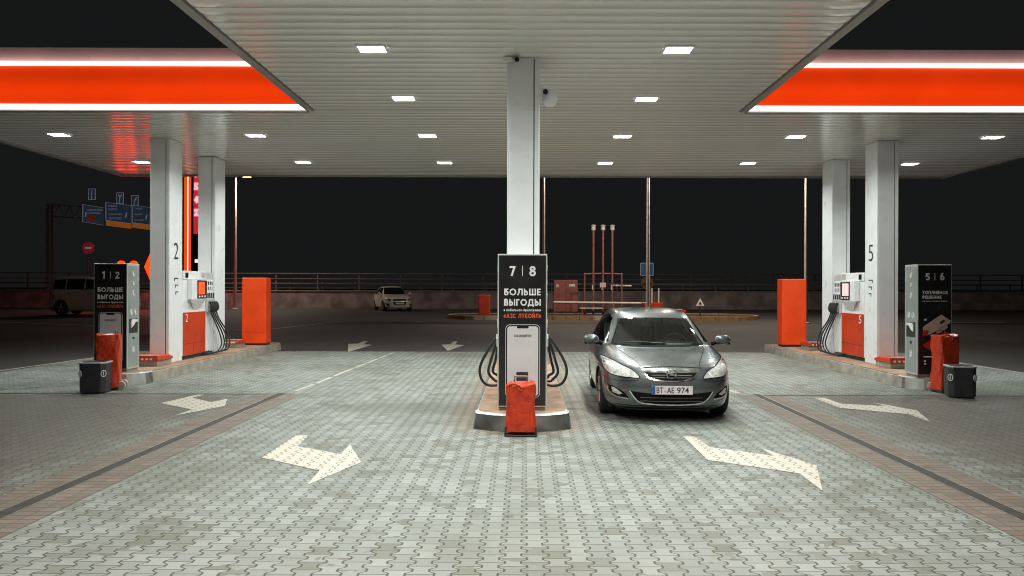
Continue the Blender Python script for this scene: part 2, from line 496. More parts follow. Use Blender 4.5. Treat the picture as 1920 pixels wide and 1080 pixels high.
M = {}
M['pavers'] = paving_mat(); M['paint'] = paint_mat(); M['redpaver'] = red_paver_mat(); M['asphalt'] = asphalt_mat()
M['soffit'] = mat('lacquered_soffit_strips', (0.90, 0.90, 0.86), 0.30, 0.0, 0.02, 1.5, spec=0.3, coat=0.9, coat_rough=0.09)
M['trim'] = mat('grey_edge_trim', (0.34, 0.33, 0.31), 0.4, 0.2, 0.08, 4)
M['white'] = mat('white_painted_metal', (0.86, 0.86, 0.87), 0.32, 0.0, 0.04, 2.5, dirt=0.03)
M['seam'] = mat('shadow_gap_black', (0.03, 0.03, 0.03), 0.7)
M['fascia'] = mat('lit_red_fascia', (0.75, 0.06, 0.01), 0.35, 0.0, 0.10, 0.8, emit=0.80, emit_col=(1.0, 0.046, 0.002))
m_ = M['fascia']; t = NT(m_); p = m_.node_tree.nodes['Principled BSDF']
z_ = t.sep(t.obj())[2]
g_ = t.m('SUBTRACT', 1.0, t.ramp(t.m('ABSOLUTE', t.m('SUBTRACT', z_, 0.30)), 0.0, 0.30))
n_ = t.noise(t.obj(), 1.3, 3.0)
t.put(p.inputs['Emission Strength'], t.m('ADD', t.m('MULTIPLY_ADD', g_, 0.26, 0.47), t.m('MULTIPLY', n_, 0.22)))
M['parapet'] = mat('dull_pink_parapet', (0.72, 0.42, 0.39), 0.5, 0.0, 0.06, 2)
M['led'] = emit_mat('white_led_line', (1.0, 0.97, 0.95), 3.2)
M['lampglass'] = emit_mat('canopy_lamp_white', LAMP_WHITE, LAMP_POWER)
M['lampfill'] = emit_mat('canopy_lamp_pink_fill', LAMP_PINK_FILL, LAMP_POWER)
M['steel'] = mat('brushed_steel', (0.36, 0.36, 0.33), 0.34, 0.85, 0.15, 5, dirt=0.25)
M['framegrey'] = mat('light_grey_frame', (0.62, 0.62, 0.60), 0.35, 0.25, 0.06, 5)
M['panelgrey'] = mat('grey_green_panel', (0.36, 0.41, 0.39), 0.35, 0.2, 0.08, 4)
M['concrete'] = mat('kerb_concrete', (0.33, 0.30, 0.25), 0.85, 0, 0.25, 5, 0.35, dirt=0.5)
M['islandtop'] = mat('rusty_island_paving', (0.36, 0.23, 0.15), 0.8, 0, 0.3, 4, 0.3, dirt=0.4)
M['black'] = mat('sign_black', (0.022, 0.020, 0.021), 0.22, 0, 0.1, 4)
M['ink'] = mat('white_lettering', (0.82, 0.80, 0.78), 0.5, 0, 0.03)
M['inkred'] = mat('orange_red_lettering', (0.72, 0.10, 0.03), 0.5, 0, 0.05)
M['inkdark'] = mat('dark_lettering', (0.03, 0.03, 0.035), 0.5, 0, 0.05)
M['phone'] = mat('pale_poster_white', (0.70, 0.67, 0.67), 0.35, 0, 0.04, 3)
M['poster_beige'] = mat('poster_beige', (0.60, 0.46, 0.41), 0.4, 0, 0.1, 12)
M['poster_red'] = mat('poster_red', (0.50, 0.035, 0.02), 0.4, 0, 0.15, 10)
M['red'] = mat('red_enamel', (0.62, 0.055, 0.015), 0.38, 0, 0.14, 3, dirt=0.12)
M['redbright'] = mat('bright_red_panel', (0.90, 0.07, 0.006), 0.42, 0, 0.08, 3)
m_, t, p = new_mat('red_plastic_cover')
co = t.obj()
n1 = t.noise(co, 7.0, 2.0, 0.4); n2 = t.noise(co, 17.0, 2.0, 0.5)
fold = t.m('ADD', t.m('ABSOLUTE', t.m('SUBTRACT', n1, 0.5)), t.m('MULTIPLY', t.m('ABSOLUTE', t.m('SUBTRACT', n2, 0.5)), 0.5))
t.put(p.inputs['Base Color'], t.mix(t.ramp(n2, 0.35, 0.65), (0.50, 0.034, 0.008), (0.60, 0.048, 0.012)))
p.inputs['Roughness'].default_value = 0.32
t.l.new(t.bump(fold, 0.55, 0.05), p.inputs['Normal'])
M['cloth'] = m_
M['rubber'] = mat('black_rubber', (0.02, 0.02, 0.02), 0.5, 0, 0.2, 20)
M['bin'] = mat('dark_bin_plastic', (0.030, 0.030, 0.034), 0.42, 0, 0.2, 8, 0.1)
M['binlid'] = mat('pale_bin_lid', (0.50, 0.46, 0.44), 0.5, 0, 0.1)
M['tan'] = mat('tan_wheel', (0.36, 0.24, 0.17), 0.6, 0, 0.15)
M['pole'] = mat('galvanised_pole', (0.60, 0.55, 0.49), 0.55, 0.1, 0.2, 6)
M['pipe'] = mat('red_brown_pipe', (0.27, 0.085, 0.072), 0.55, 0, 0.2, 6)
M['pipewhite'] = mat('pale_pipe', (0.60, 0.55, 0.48), 0.5, 0, 0.15, 6)
M['wall'] = mat('pinkish_concrete_wall', (0.36, 0.30, 0.285), 0.9, 0, 0.45, 1.0, 0.4)
M['rail'] = mat('weathered_guard_rail', (0.20, 0.17, 0.15), 0.55, 0.4, 0.2, 4)
M['bluesign'] = mat('blue_sign_face', (0.14, 0.34, 0.58), 0.45, 0, 0.1)
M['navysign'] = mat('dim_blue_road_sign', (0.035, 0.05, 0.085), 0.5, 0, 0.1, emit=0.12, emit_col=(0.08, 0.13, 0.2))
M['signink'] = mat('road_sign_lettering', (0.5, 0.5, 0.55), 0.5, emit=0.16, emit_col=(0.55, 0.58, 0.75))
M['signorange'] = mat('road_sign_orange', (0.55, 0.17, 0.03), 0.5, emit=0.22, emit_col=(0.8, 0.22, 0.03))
M['gantry'] = mat('gantry_steel', (0.65, 0.58, 0.54), 0.6, 0.3)
M['noentry'] = mat('no_entry_red', (0.42, 0.04, 0.03), 0.5, emit=0.10, emit_col=(0.6, 0.06, 0.05))  # faint emission added: the sign shows though no lamp reaches it
M['pillar'] = mat('lit_orange_pillar', (0.8, 0.08, 0.02), 0.4, emit=6.0, emit_col=(1.0, 0.016, 0.0008))
M['pillarwhite'] = emit_mat('lit_white_strip', (1.0, 0.75, 0.65), 1.3)
M['pylon_orange'] = mat('lit_orange_pylon', (0.8, 0.1, 0.02), 0.4, emit=0.75, emit_col=(1.0, 0.10, 0.006))
M['digit'] = emit_mat('red_led_digits', (1.0, 0.16, 0.22), 3.5)
M['digitred'] = emit_mat('red_led_panel', (0.85, 0.01, 0.02), 0.55)
M['screen'] = mat('orange_screen', (0.6, 0.10, 0.03), 0.3, emit=0.7, emit_col=(1.0, 0.10, 0.02))
M['screenwhite'] = mat('pale_screen', (0.6, 0.5, 0.5), 0.3, emit=0.5, emit_col=(1.0, 0.75, 0.75))
M['glassdark'] = mat('dark_car_glass', (0.010, 0.012, 0.013), 0.04, 0, 0.1, 3, spec=0.28)
M['chrome'] = mat('chrome', (0.78, 0.78, 0.77), 0.14, 1.0, 0.05)
M['lens'] = mat('headlight_lens', (0.66, 0.65, 0.60), 0.10, 0.0, 0.35, 22, coat=1.0)
M['bowl'] = mat('silver_lamp_bowl', (0.75, 0.74, 0.72), 0.55, 0.2, 0.3, 40, coat=0.5)
M['lensdark'] = mat('smoked_headlight', (0.08, 0.06, 0.05), 0.1, 0.2, 0.4, 22, coat=1.0)
M['mesh'] = mat('black_grille', (0.010, 0.010, 0.010), 0.8, 0, 0.3, 60, spec=0.1)
M['tyre'] = mat('tyre_rubber', (0.018, 0.017, 0.016), 0.7, 0, 0.2, 15)
M['alloy'] = mat('alloy_rim', (0.50, 0.48, 0.45), 0.3, 0.8, 0.12)
M['plate'] = mat('number_plate', (0.78, 0.72, 0.70), 0.4, 0, 0.03)
M['euroblue'] = mat('plate_blue', (0.02, 0.10, 0.35), 0.4)
M['carpaint'] = mat('grey_car_paint', (0.125, 0.138, 0.136), 0.30, 0.5, 0.04, 2, coat=1.0)
M['whitepaint'] = mat('white_car_paint', (0.84, 0.77, 0.67), 0.35, 0.0, 0.05, 2, coat=0.8)
M['vanpaint'] = mat('beige_van_paint', (0.60, 0.57, 0.43), 0.35, 0.1, 0.06, 2, coat=0.8)
M['lamphead'] = emit_mat('street_lamp_glow', (1.0, 0.62, 0.28), 14.0)
M['yellowkerb'] = mat('ochre_kerb_stone', (0.40, 0.25, 0.11), 0.85, 0, 0.3, 5, 0.3)
M['palekerb'] = mat('pale_kerb_stone', (0.55, 0.47, 0.34), 0.85, 0, 0.2, 5, 0.3)
M['turf'] = mat('dark_island_turf', (0.05, 0.04, 0.025), 0.95, 0, 0.4, 3, 0.5)

m_ = bpy.data.materials.new('clear_car_glass'); m_.use_nodes = True
t = NT(m_); t.n.remove(t.n['Principled BSDF'])
tr_ = t.n.new('ShaderNodeBsdfTransparent'); gl_ = t.n.new('ShaderNodeBsdfGlossy'); mx_ = t.n.new('ShaderNodeMixShader'); fr_ = t.n.new('ShaderNodeFresnel')
sm_ = t.ramp(t.noise(t.obj(), 4.0, 4.0), 0.3, 0.8)
t.put(tr_.inputs[0], t.mix(sm_, (0.84, 0.87, 0.85), (0.78, 0.82, 0.80)))
gl_.inputs[1].default_value = 0.03; fr_.inputs[0].default_value = 1.55
t.put(mx_.inputs[0], t.m('ADD', fr_.outputs[0], 0.03)); t.l.new(tr_.outputs[0], mx_.inputs[1]); t.l.new(gl_.outputs[0], mx_.inputs[2])
t.l.new(mx_.outputs[0], t.n['Material Output'].inputs[0])
M['glassclear'] = m_
M['seat'] = mat('charcoal_seat_cloth', (0.20, 0.20, 0.195), 0.9, 0, 0.2, 30)
M['dash'] = mat('dark_dashboard', (0.17, 0.17, 0.165), 0.6, 0, 0.15, 30)
M['lining'] = mat('grey_cabin_lining', (0.40, 0.40, 0.38), 0.9, 0, 0.1, 20)

# ------------------------------------------------------------------ the setting: ground, paving, markings
def ground_z(y):
    return 0.0 if y < 24 else 0.35 * min(1.0, (y - 24) / 16.0)

mb = MB()
ys = [-30, 24] + [24 + k * 2 for k in range(1, 9)] + [60, 120, 900]
mb.grid([[(x, y, ground_z(y) - 0.004) for x in (-900, -60, 60, 900)] for y in ys])
tag(mb.build('asphalt_ground', M['asphalt']), kind='structure')

mb = MB(); mb.grid([[(-10.7, y, 0), (10.45, y, 0)] for y in (-8, 20.45)])
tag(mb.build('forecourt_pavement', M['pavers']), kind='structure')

DX = 3.93
mb = MB()
for s, d in ((-1, 4.0), (1, 3.82)):
    for a, b in ((-0.36, -0.065), (0.065, 0.36)):
        mb.grid([[(s*d + a, y, 0.004), (s*d + b, y, 0.004)] for y in (-8, 12.25)])
tag(mb.build('red_paver_path', M['redpaver']), kind='structure')
mb = MB(); mb2 = MB()
for s, d in ((-1, 4.0), (1, 3.82)):
    mb.grid([[(s*d - 0.065, y, 0.004), (s*d + 0.065, y, 0.004)] for y in (-8, 12.35)])
    for k in (-0.065, 0.065):
        mb2.box(s*d + k - 0.006, s*d + k + 0.006, -8, 12.35, 0.002, 0.007)
for x0, x1 in ((-10.7, -4.1), (3.92, 10.45)):
    mb.grid([[(x0, y, 0.004), (x1, y, 0.004)] for y in (12.2, 12.245)])
m_, t, p = new_mat('drain_grating')
x, y, z = t.sep(t.pos())
sl = t.ramp(t.m('ABSOLUTE', t.m('SUBTRACT', t.m('FRACT', t.m('DIVIDE', y, 0.03)), 0.5)), 0.2, 0.35)
c = t.mix(sl, (0.012, 0.010, 0.009), (0.10, 0.088, 0.075))
c = t.mix(t.m('MULTIPLY', t.noise(t.pos(), 3.0, 5), 0.7), c, (0.055, 0.045, 0.035))
t.put(p.inputs['Base Color'], c); p.inputs['Roughness'].default_value = 0.75
t.l.new(t.bump(sl, 0.6, 0.006), p.inputs['Normal'])
tag(mb.build('drain_path', m_), kind='structure')
tag(mb2.build('drain_edging_path', M['steel']), kind='structure')

def flat_poly(mbx, pts, z):
    vs = [Vector((p[0], p[1])) for p in pts]
    out = delaunay_2d_cdt(vs, [(i, (i+1) % len(vs)) for i in range(len(vs))], [], 1, 1e-5)
    mbx.add([(v.x, v.y, z(v.y) if callable(z) else z) for v in out[0]], out[2])

ARROWS = [
 ('large worn white turn arrow on the pavers left of the middle island', 0.004,
  [(555,818),(580,818),(558,838),(640,853),(657,834),(678,868),(577,911),(600,884),(492,860)]),
 ('large worn white zigzag arrow on the pavers in front of the grey car', 0.004,
  [(1282,818),(1303,818),(1332,838),(1452,854),(1427,839),(1532,872),(1543,919),(1500,887),(1327,862)]),
 ('white arrow on dim pavers beside the left drain, close to the dark bin', 0.004,
  [(302,758),(370,742),(384,742),(361,748),(397,756),(427,749),(422,763),(330,781),(360,770)]),
 ('white zigzag arrow on dim pavers outside the right drain channel', 0.004,
  [(1527,745),(1547,745),(1579,756),(1659,760),(1637,753),(1720,768),(1745,789),(1703,775),(1577,764)]),
 ('small white arrow on the dark asphalt, left one of two near the paving edge', 0.004,
  [(697,636),(689,637),(671,645.5),(653,645.5),(653,661),(698,647.5),(682,646.5)]),
 ('small white arrow on the dark asphalt just left of the middle sign', 0.004,
  [(860,637),(853,637),(845,646),(828,647),(840,658.5),(871,647.5),(854,646.5)]),
]
for lab, z, px in ARROWS:
    mb = MB(); flat_poly(mb, [gp(*q) for q in px], z)
    tag(mb.build('painted_arrow', M['paint']), lab, 'road arrow', 'arrows painted on the ground')

def line(name, label, pts, wd, z=0.004, mt='paint', gaps=0.0):
    mb = MB()
    for (a, b) in zip(pts[:-1], pts[1:]):
        a = Vector(a[:2]); b = Vector(b[:2]); d = (b - a); L = d.length; d.normalize(); n = Vector((-d.y, d.x)) * wd / 2
        s = 0.0
        while s < L - 0.01:
            e = min(L, s + (0.9 if gaps else L))
            p, q = a + d * s, a + d * e
            zz = lambda pt: ground_z(pt.y) + z
            mb.add([(*(p-n), zz(p)), (*(q-n), zz(q)), (*(q+n), zz(q)), (*(p+n), zz(p))], [(0,1,2,3)])
            s = e + gaps
    return tag(mb.build(name, M[mt]), label, 'road line', 'lines painted on the ground')
line('painted_line', 'broken white line along the lane left of the middle island', [gp(556,734.5), gp(640,701), gp(738,662)], 0.075, gaps=0.16)
line('painted_line', 'white edge line at the far left border of the paving', [gp(-160,722), gp(0,698), gp(184,672)], 0.09)
line('painted_line', 'white edge line at the far right border of the paving', [gp(1788,678), gp(1925,698), gp(2080,722)], 0.09)
line('painted_line', 'short white stroke on the pavers by the grey car', [gp(1368,731), gp(1386,737)], 0.10)
line('painted_line', 'long pale line across the dark asphalt beyond the left red stele', [(-13.5, 27.5), (-9.8, 29.5), (-8.3, 34)], 0.12)
line('painted_line', 'ochre line on the asphalt near the parked beige van', [(-23.5, 33.0), (-17, 30.5)], 0.22)
line('painted_line', 'short faint line on the asphalt in front of the white sedan', [(-5.6, 33.5), (-4.4, 33.6)], 0.12)

# ------------------------------------------------------------------ the canopy
SOF = 4.80; BACK = 20.33; WING = 12.8; XL, XR = -11.0, 11.4; PL, PR = -3.74, 3.80; FRONT = -3.0
canopy = thing('fuel_canopy', 'T-shaped fuel station canopy with ribbed pale soffit and glowing red fascia', 'canopy', (0, 0, SOF))
PITCH = 0.226
def slats(mb, x0, x1, y0, y1):
    rows = []
    k0 = math.ceil(y0 / PITCH); k1 = math.floor(y1 / PITCH)
    edges = [y0] + [k * PITCH for k in range(k0, k1 + 1) if y0 + 0.02 < k * PITCH < y1 - 0.02] + [y1]
    for a, b in zip(edges[:-1], edges[1:]):
        L = b - a
        sc = L / PITCH
        rows.append((a, 0.014))
        rows.append((a + 0.007, 0.014))
        for f in (0.03, 0.10, 0.2, 0.35, 0.5, 0.65, 0.8, 0.9, 0.97):
            u = 2 * f - 1
            rows.append((a + 0.009 + (L - 0.010) * f, -0.0065 * sc * (1 - u * u)))
    rows.append((y1, 0.0))
    mb.grid([[(x0, y, z), (x1, y, z)] for y, z in rows])
E = 0.13
mb = MB()
slats(mb, PL + E, PR - E, FRONT, WING)
slats(mb, XL + E, XR - E, WING + 0.14, BACK - 0.10)
mb.grid([[(PL + E, WING, 0), (PR - E, WING, 0)], [(PL + E, WING + 0.14, 0), (PR - E, WING + 0.14, 0)]])
mb.build('soffit', M['soffit'], canopy, smooth=True, fix=False)
mb = MB()
for s, xe in ((1, PL), (-1, PR)):
    mb.box(min(xe, xe + s*0.115), max(xe, xe + s*0.115), FRONT, WING - (0 if True else 0), -0.035, 0.03)
mb.box(XL, PL, WING + 0.004, WING + 0.13, -0.03, 0.02)
mb.box(PR, XR, WING + 0.004, WING + 0.13, -0.03, 0.02)
mb.box(XL, XR, BACK - 0.09, BACK, -0.045, 0.03)
mb.box(XL, XL + 0.115, WING + 0.13, BACK - 0.09, -0.045, 0.03)
mb.box(XR - 0.115, XR, WING + 0.13, BACK - 0.09, -0.045, 0.03)
mb.build('edge_trim', M['trim'], canopy)
mb = MB()
mb.box(PL, PR, FRONT, WING + 0.2, 0.05, 1.0)
mb.box(XL + 0.02, XR - 0.02, WING + 0.12, BACK - 0.02, 0.05, 1.02)
mb.build('roof_deck', M['trim'], canopy)
for s, x0, x1 in ((-1, XL, PL + 0.01), (1, PR - 0.01, XR)):
    fb = MB().box(x0, x1, WING - 0.02, WING + 0.10, 0.075, 0.735).build('fascia', M['fascia'], canopy)
    mb = MB()
    n = 4; L = (x1 - x0) / n
    for k in range(n):
        mb.box(x0 + k*L + 0.004, x0 + (k+1)*L - 0.004, WING - 0.045, WING + 0.05, -0.005, 0.073)
        mb.box(x0 + k*L + 0.004, x0 + (k+1)*L - 0.004, WING - 0.045, WING + 0.05, 0.737, 0.805)
    mb.build('light_strip', M['led'], fb)
    MB().box(x0, x1, WING + 0.06, WING + 0.11, 0.81, 1.07).build('parapet', M['parapet'], canopy)
# outer sides and back of the roof carry the same band
fb = MB()
fb.box(XL - 0.03, XL, WING - 0.02, BACK, 0.075, 0.735); fb.box(XR, XR + 0.03, WING - 0.02, BACK, 0.075, 0.735)
fb.box(PL - 0.03, PL, FRONT, WING - 0.05, 0.075, 0.735); fb.box(PR, PR + 0.03, FRONT, WING - 0.05, 0.075, 0.735)
fb.build('fascia', mat('red_fascia_side', (0.62, 0.06, 0.015), 0.35), canopy)
mb = MB()
for (x0, x1) in ((PL, PL + 0.01), (PR - 0.01, PR)):
    mb.box(x0 - (0.03 if x0 < 0 else 0), x1 + (0.03 if x0 > 0 else 0), FRONT, WING - 0.05, 0.0, 0.07)
mb.build('light_strip', M['framegrey'], fb_parent := canopy)

ROWS = [(18.10, 'in the row along the back edge'), (14.90, 'in the second row from the back edge'),
        (11.96, 'in the third row from the back edge'), (9.49, 'in the row before the middle column'),
        (7.0, 'in the fifth row'), (4.5, 'in the sixth row'), (2.0, 'in the unseen pink-tinted seventh row'), (-0.5, 'in the unseen pink-tinted eighth row')]
COLS = [(-9.3, 'far left'), (-5.38, 'mid left'), (-1.95, 'left of the middle column'), (1.94, 'right of the middle column'), (5.40, 'mid right'), (9.33, 'far right')]
def make_lamp(loc, label, pink_fill):
    t = thing('canopy_lamp', label, 'ceiling lamp', loc, 0, 'recessed lamps in the canopy soffit')
    mb = MB()
    a, b, c, d = 0.19, 0.15, 0.165, 0.125
    o = [(-a,-b),(a,-b),(a,b),(-a,b)]; i = [(-c,-d),(c,-d),(c,d),(-c,d)]
    for z0, z1 in ((-0.026, -0.004),):
        vs = [(x, y, z0) for x, y in o] + [(x, y, z0) for x, y in i] + [(x, y, z1) for x, y in o] + [(x, y, z1) for x, y in i]
        fs = []
        for k in range(4):
            l = (k + 1) % 4
            fs += [(k, l, l+4, k+4), (k, k+8, l+8, l), (k+4, l+4, l+12, k+12)]
        mb.add(vs, fs)
    mb.build('frame', M['white'], t)
    mb = MB(); mb.add([(-c,-d,-0.018),(c,-d,-0.018),(c,d,-0.018),(-c,d,-0.018)], [(3,2,1,0)])
    mb.build('diffuser', M['lampfill'] if pink_fill else M['lampglass'], t, fix=False)
    ld = bpy.data.lights.new('lamp_light', 'AREA'); ld.shape = 'RECTANGLE'; ld.size = 0.26; ld.size_y = 0.18
    ld.energy = LAMP_W; ld.color = LAMP_PINK_FILL if pink_fill else LAMP_WHITE; ld.spread = R(LAMP_SPREAD)
    lo = bpy.data.objects.new('lamp_light', ld); C.objects.link(lo); lo.parent = t; lo.location = (0, 0, -0.022)
    return t
for ri, (ry, rn) in enumerate(ROWS):
    for ci, (cx, cn) in enumerate(COLS):
        if ri >= 2 and ci not in (2, 3): continue
        make_lamp((cx, ry, SOF), 'lit canopy lamp %s, %s' % (rn, cn), ri >= 6)  # last two rows, out of view, carry the added pink tint

# ------------------------------------------------------------------ columns
def column(label, x0, x1, y0, y1, zb, number=None, face=None):
    cx, cy = (x0 + x1) / 2, (y0 + y1) / 2
    hw, hd = (x1 - x0) / 2, (y1 - y0) / 2
    t = thing('canopy_column', label, 'column', (cx, cy, zb), 0, 'white columns under the canopy')
    H = SOF - 0.012 - zb
    MB().box(-hw, hw, -hd, hd, 0, H).build('shaft', M['white'], t, bevel=0.008)
    mb = MB()     # cladding panels with a shadow gap near one edge on every face
    for s in (-1, 1):
        mb.box(-hw + 0.03, hw - 0.085, s*hd - 0.006, s*hd + 0.006, 0.02, H - 0.02)
        mb.box(hw - 0.068, hw - 0.012, s*hd - 0.006, s*hd + 0.006, 0.02, H - 0.02)
    mb.build('cladding', M['white'], t, bevel=0.003)
    mb = MB()
    for s in (-1, 1):
        mb.box(hw - 0.083, hw - 0.070, s*hd - 0.002, s*hd + 0.002, 0.02, H - 0.02)
    mb.build('shadow_gap', M['seam'], t)
    if number:
        f = 1 if face == '+x' else -1
        lettering(number, 0.20, 0.34, (f*(hw + 0.003), 0, 2.30), face, M['inkdark'], t, 'number', -0.008)
        mb = MB()
        rr = random.Random(3)
        for k in range(3):
            z = 1.72 - k * 0.14
            mb.box(min(f*hw, f*(hw+.003)), max(f*hw, f*(hw+.003)), -0.08 + .03*k, 0.10, z, z + 0.022)
            mb.box(min(f*hw, f*(hw+.003)), max(f*hw, f*(hw+.003)), -0.08 + .03*k, -0.05+.03*k, z - 0.05, z)
        mb.build('notice_marks', M['inkdark'], t)
    return t
column('white column rising behind the middle black sign', -0.237, 0.192, 9.86, 10.36, 0.2)
column('white column numbered 2, front one of the left pair', -7.65, -7.25, 15.23, 15.80, 0.2, '2', '+x')
column('plain white column behind the left fuel dispenser', -7.62, -7.22, 17.40, 17.98, 0.2)
column('white column numbered 5, front one of the right pair', 7.22, 7.65, 15.30, 15.85, 0.2, '5', '-x')
column('plain white column behind the right fuel dispenser', 7.20, 7.62, 17.50, 18.08, 0.2)

# ------------------------------------------------------------------ kerbed islands
def island(label, cx, hw, yf, yb, sag, steel_back):
    def outline(g):
        h = hw + g
        pts = []
        n = 14; r = 0.22
        for k in range(n + 1):                 # shallow bow across the front with round corners
            u = -1 + 2 * k / n
            pts.append((u * h * 0.96, yf - g + sag * abs(u) ** 2.4))
        pts = [(-h, yf - g + sag + 0.22), (-h * 0.99, yf - g + sag + 0.08)] + pts + [(h * 0.99, yf - g + sag + 0.08), (h, yf - g + sag + 0.22)]
        return pts + [(h, yb), (-h, yb)]
    t = thing('pump_island', label, 'kerbed island', (cx, 0, 0), 0, 'kerbed islands under the canopy')
    lo, up = outline(0.035), outline(0.0)
    MB().prism(lo, -0.02, 0.185, up).build('kerb', M['concrete'], t, bevel=0.012)
    MB().prism(outline(-0.03), 0.18, 0.2).build('paving', M['islandtop'], t)
    # steel cladding plates round the nose
    mb = MB()
    n = len(lo) - 2
    o2, u2 = outline(0.041), outline(0.008)
    for k in range(n - 1):
        if o2[k][1] > steel_back: continue
        a, b = o2[k], o2[k+1]; c, d = u2[k], u2[k+1]
        mb.add([(*a, 0.0), (*b, 0.0), (*d, 0.188), (*c, 0.188)], [(0,1,2,3)])
    rim = MB()
    mb.build('steel_cladding', M['steel'], t, smooth=True)
    u3 = outline(0.012); u4 = outline(-0.035)
    for k in range(n - 1):
        rim.add([(*u3[k], 0.189), (*u3[k+1], 0.189), (*u4[k+1], 0.206), (*u4[k], 0.206)], [(0,1,2,3)])
    rim.build('edge_strip', M['framegrey'], t)
    return t
island('kerbed island with rounded steel nose under the middle sign', -0.03, 0.585, 9.10, 15.2, 0.22, 9.7)
island('kerbed island carrying the dispenser numbered 2', -7.44, 0.57, 13.3, 21.0, 0.26, 13.66)
island('kerbed island carrying the dispenser numbered 5', 7.27, 0.555, 12.95, 20.9, 0.25, 13.35)

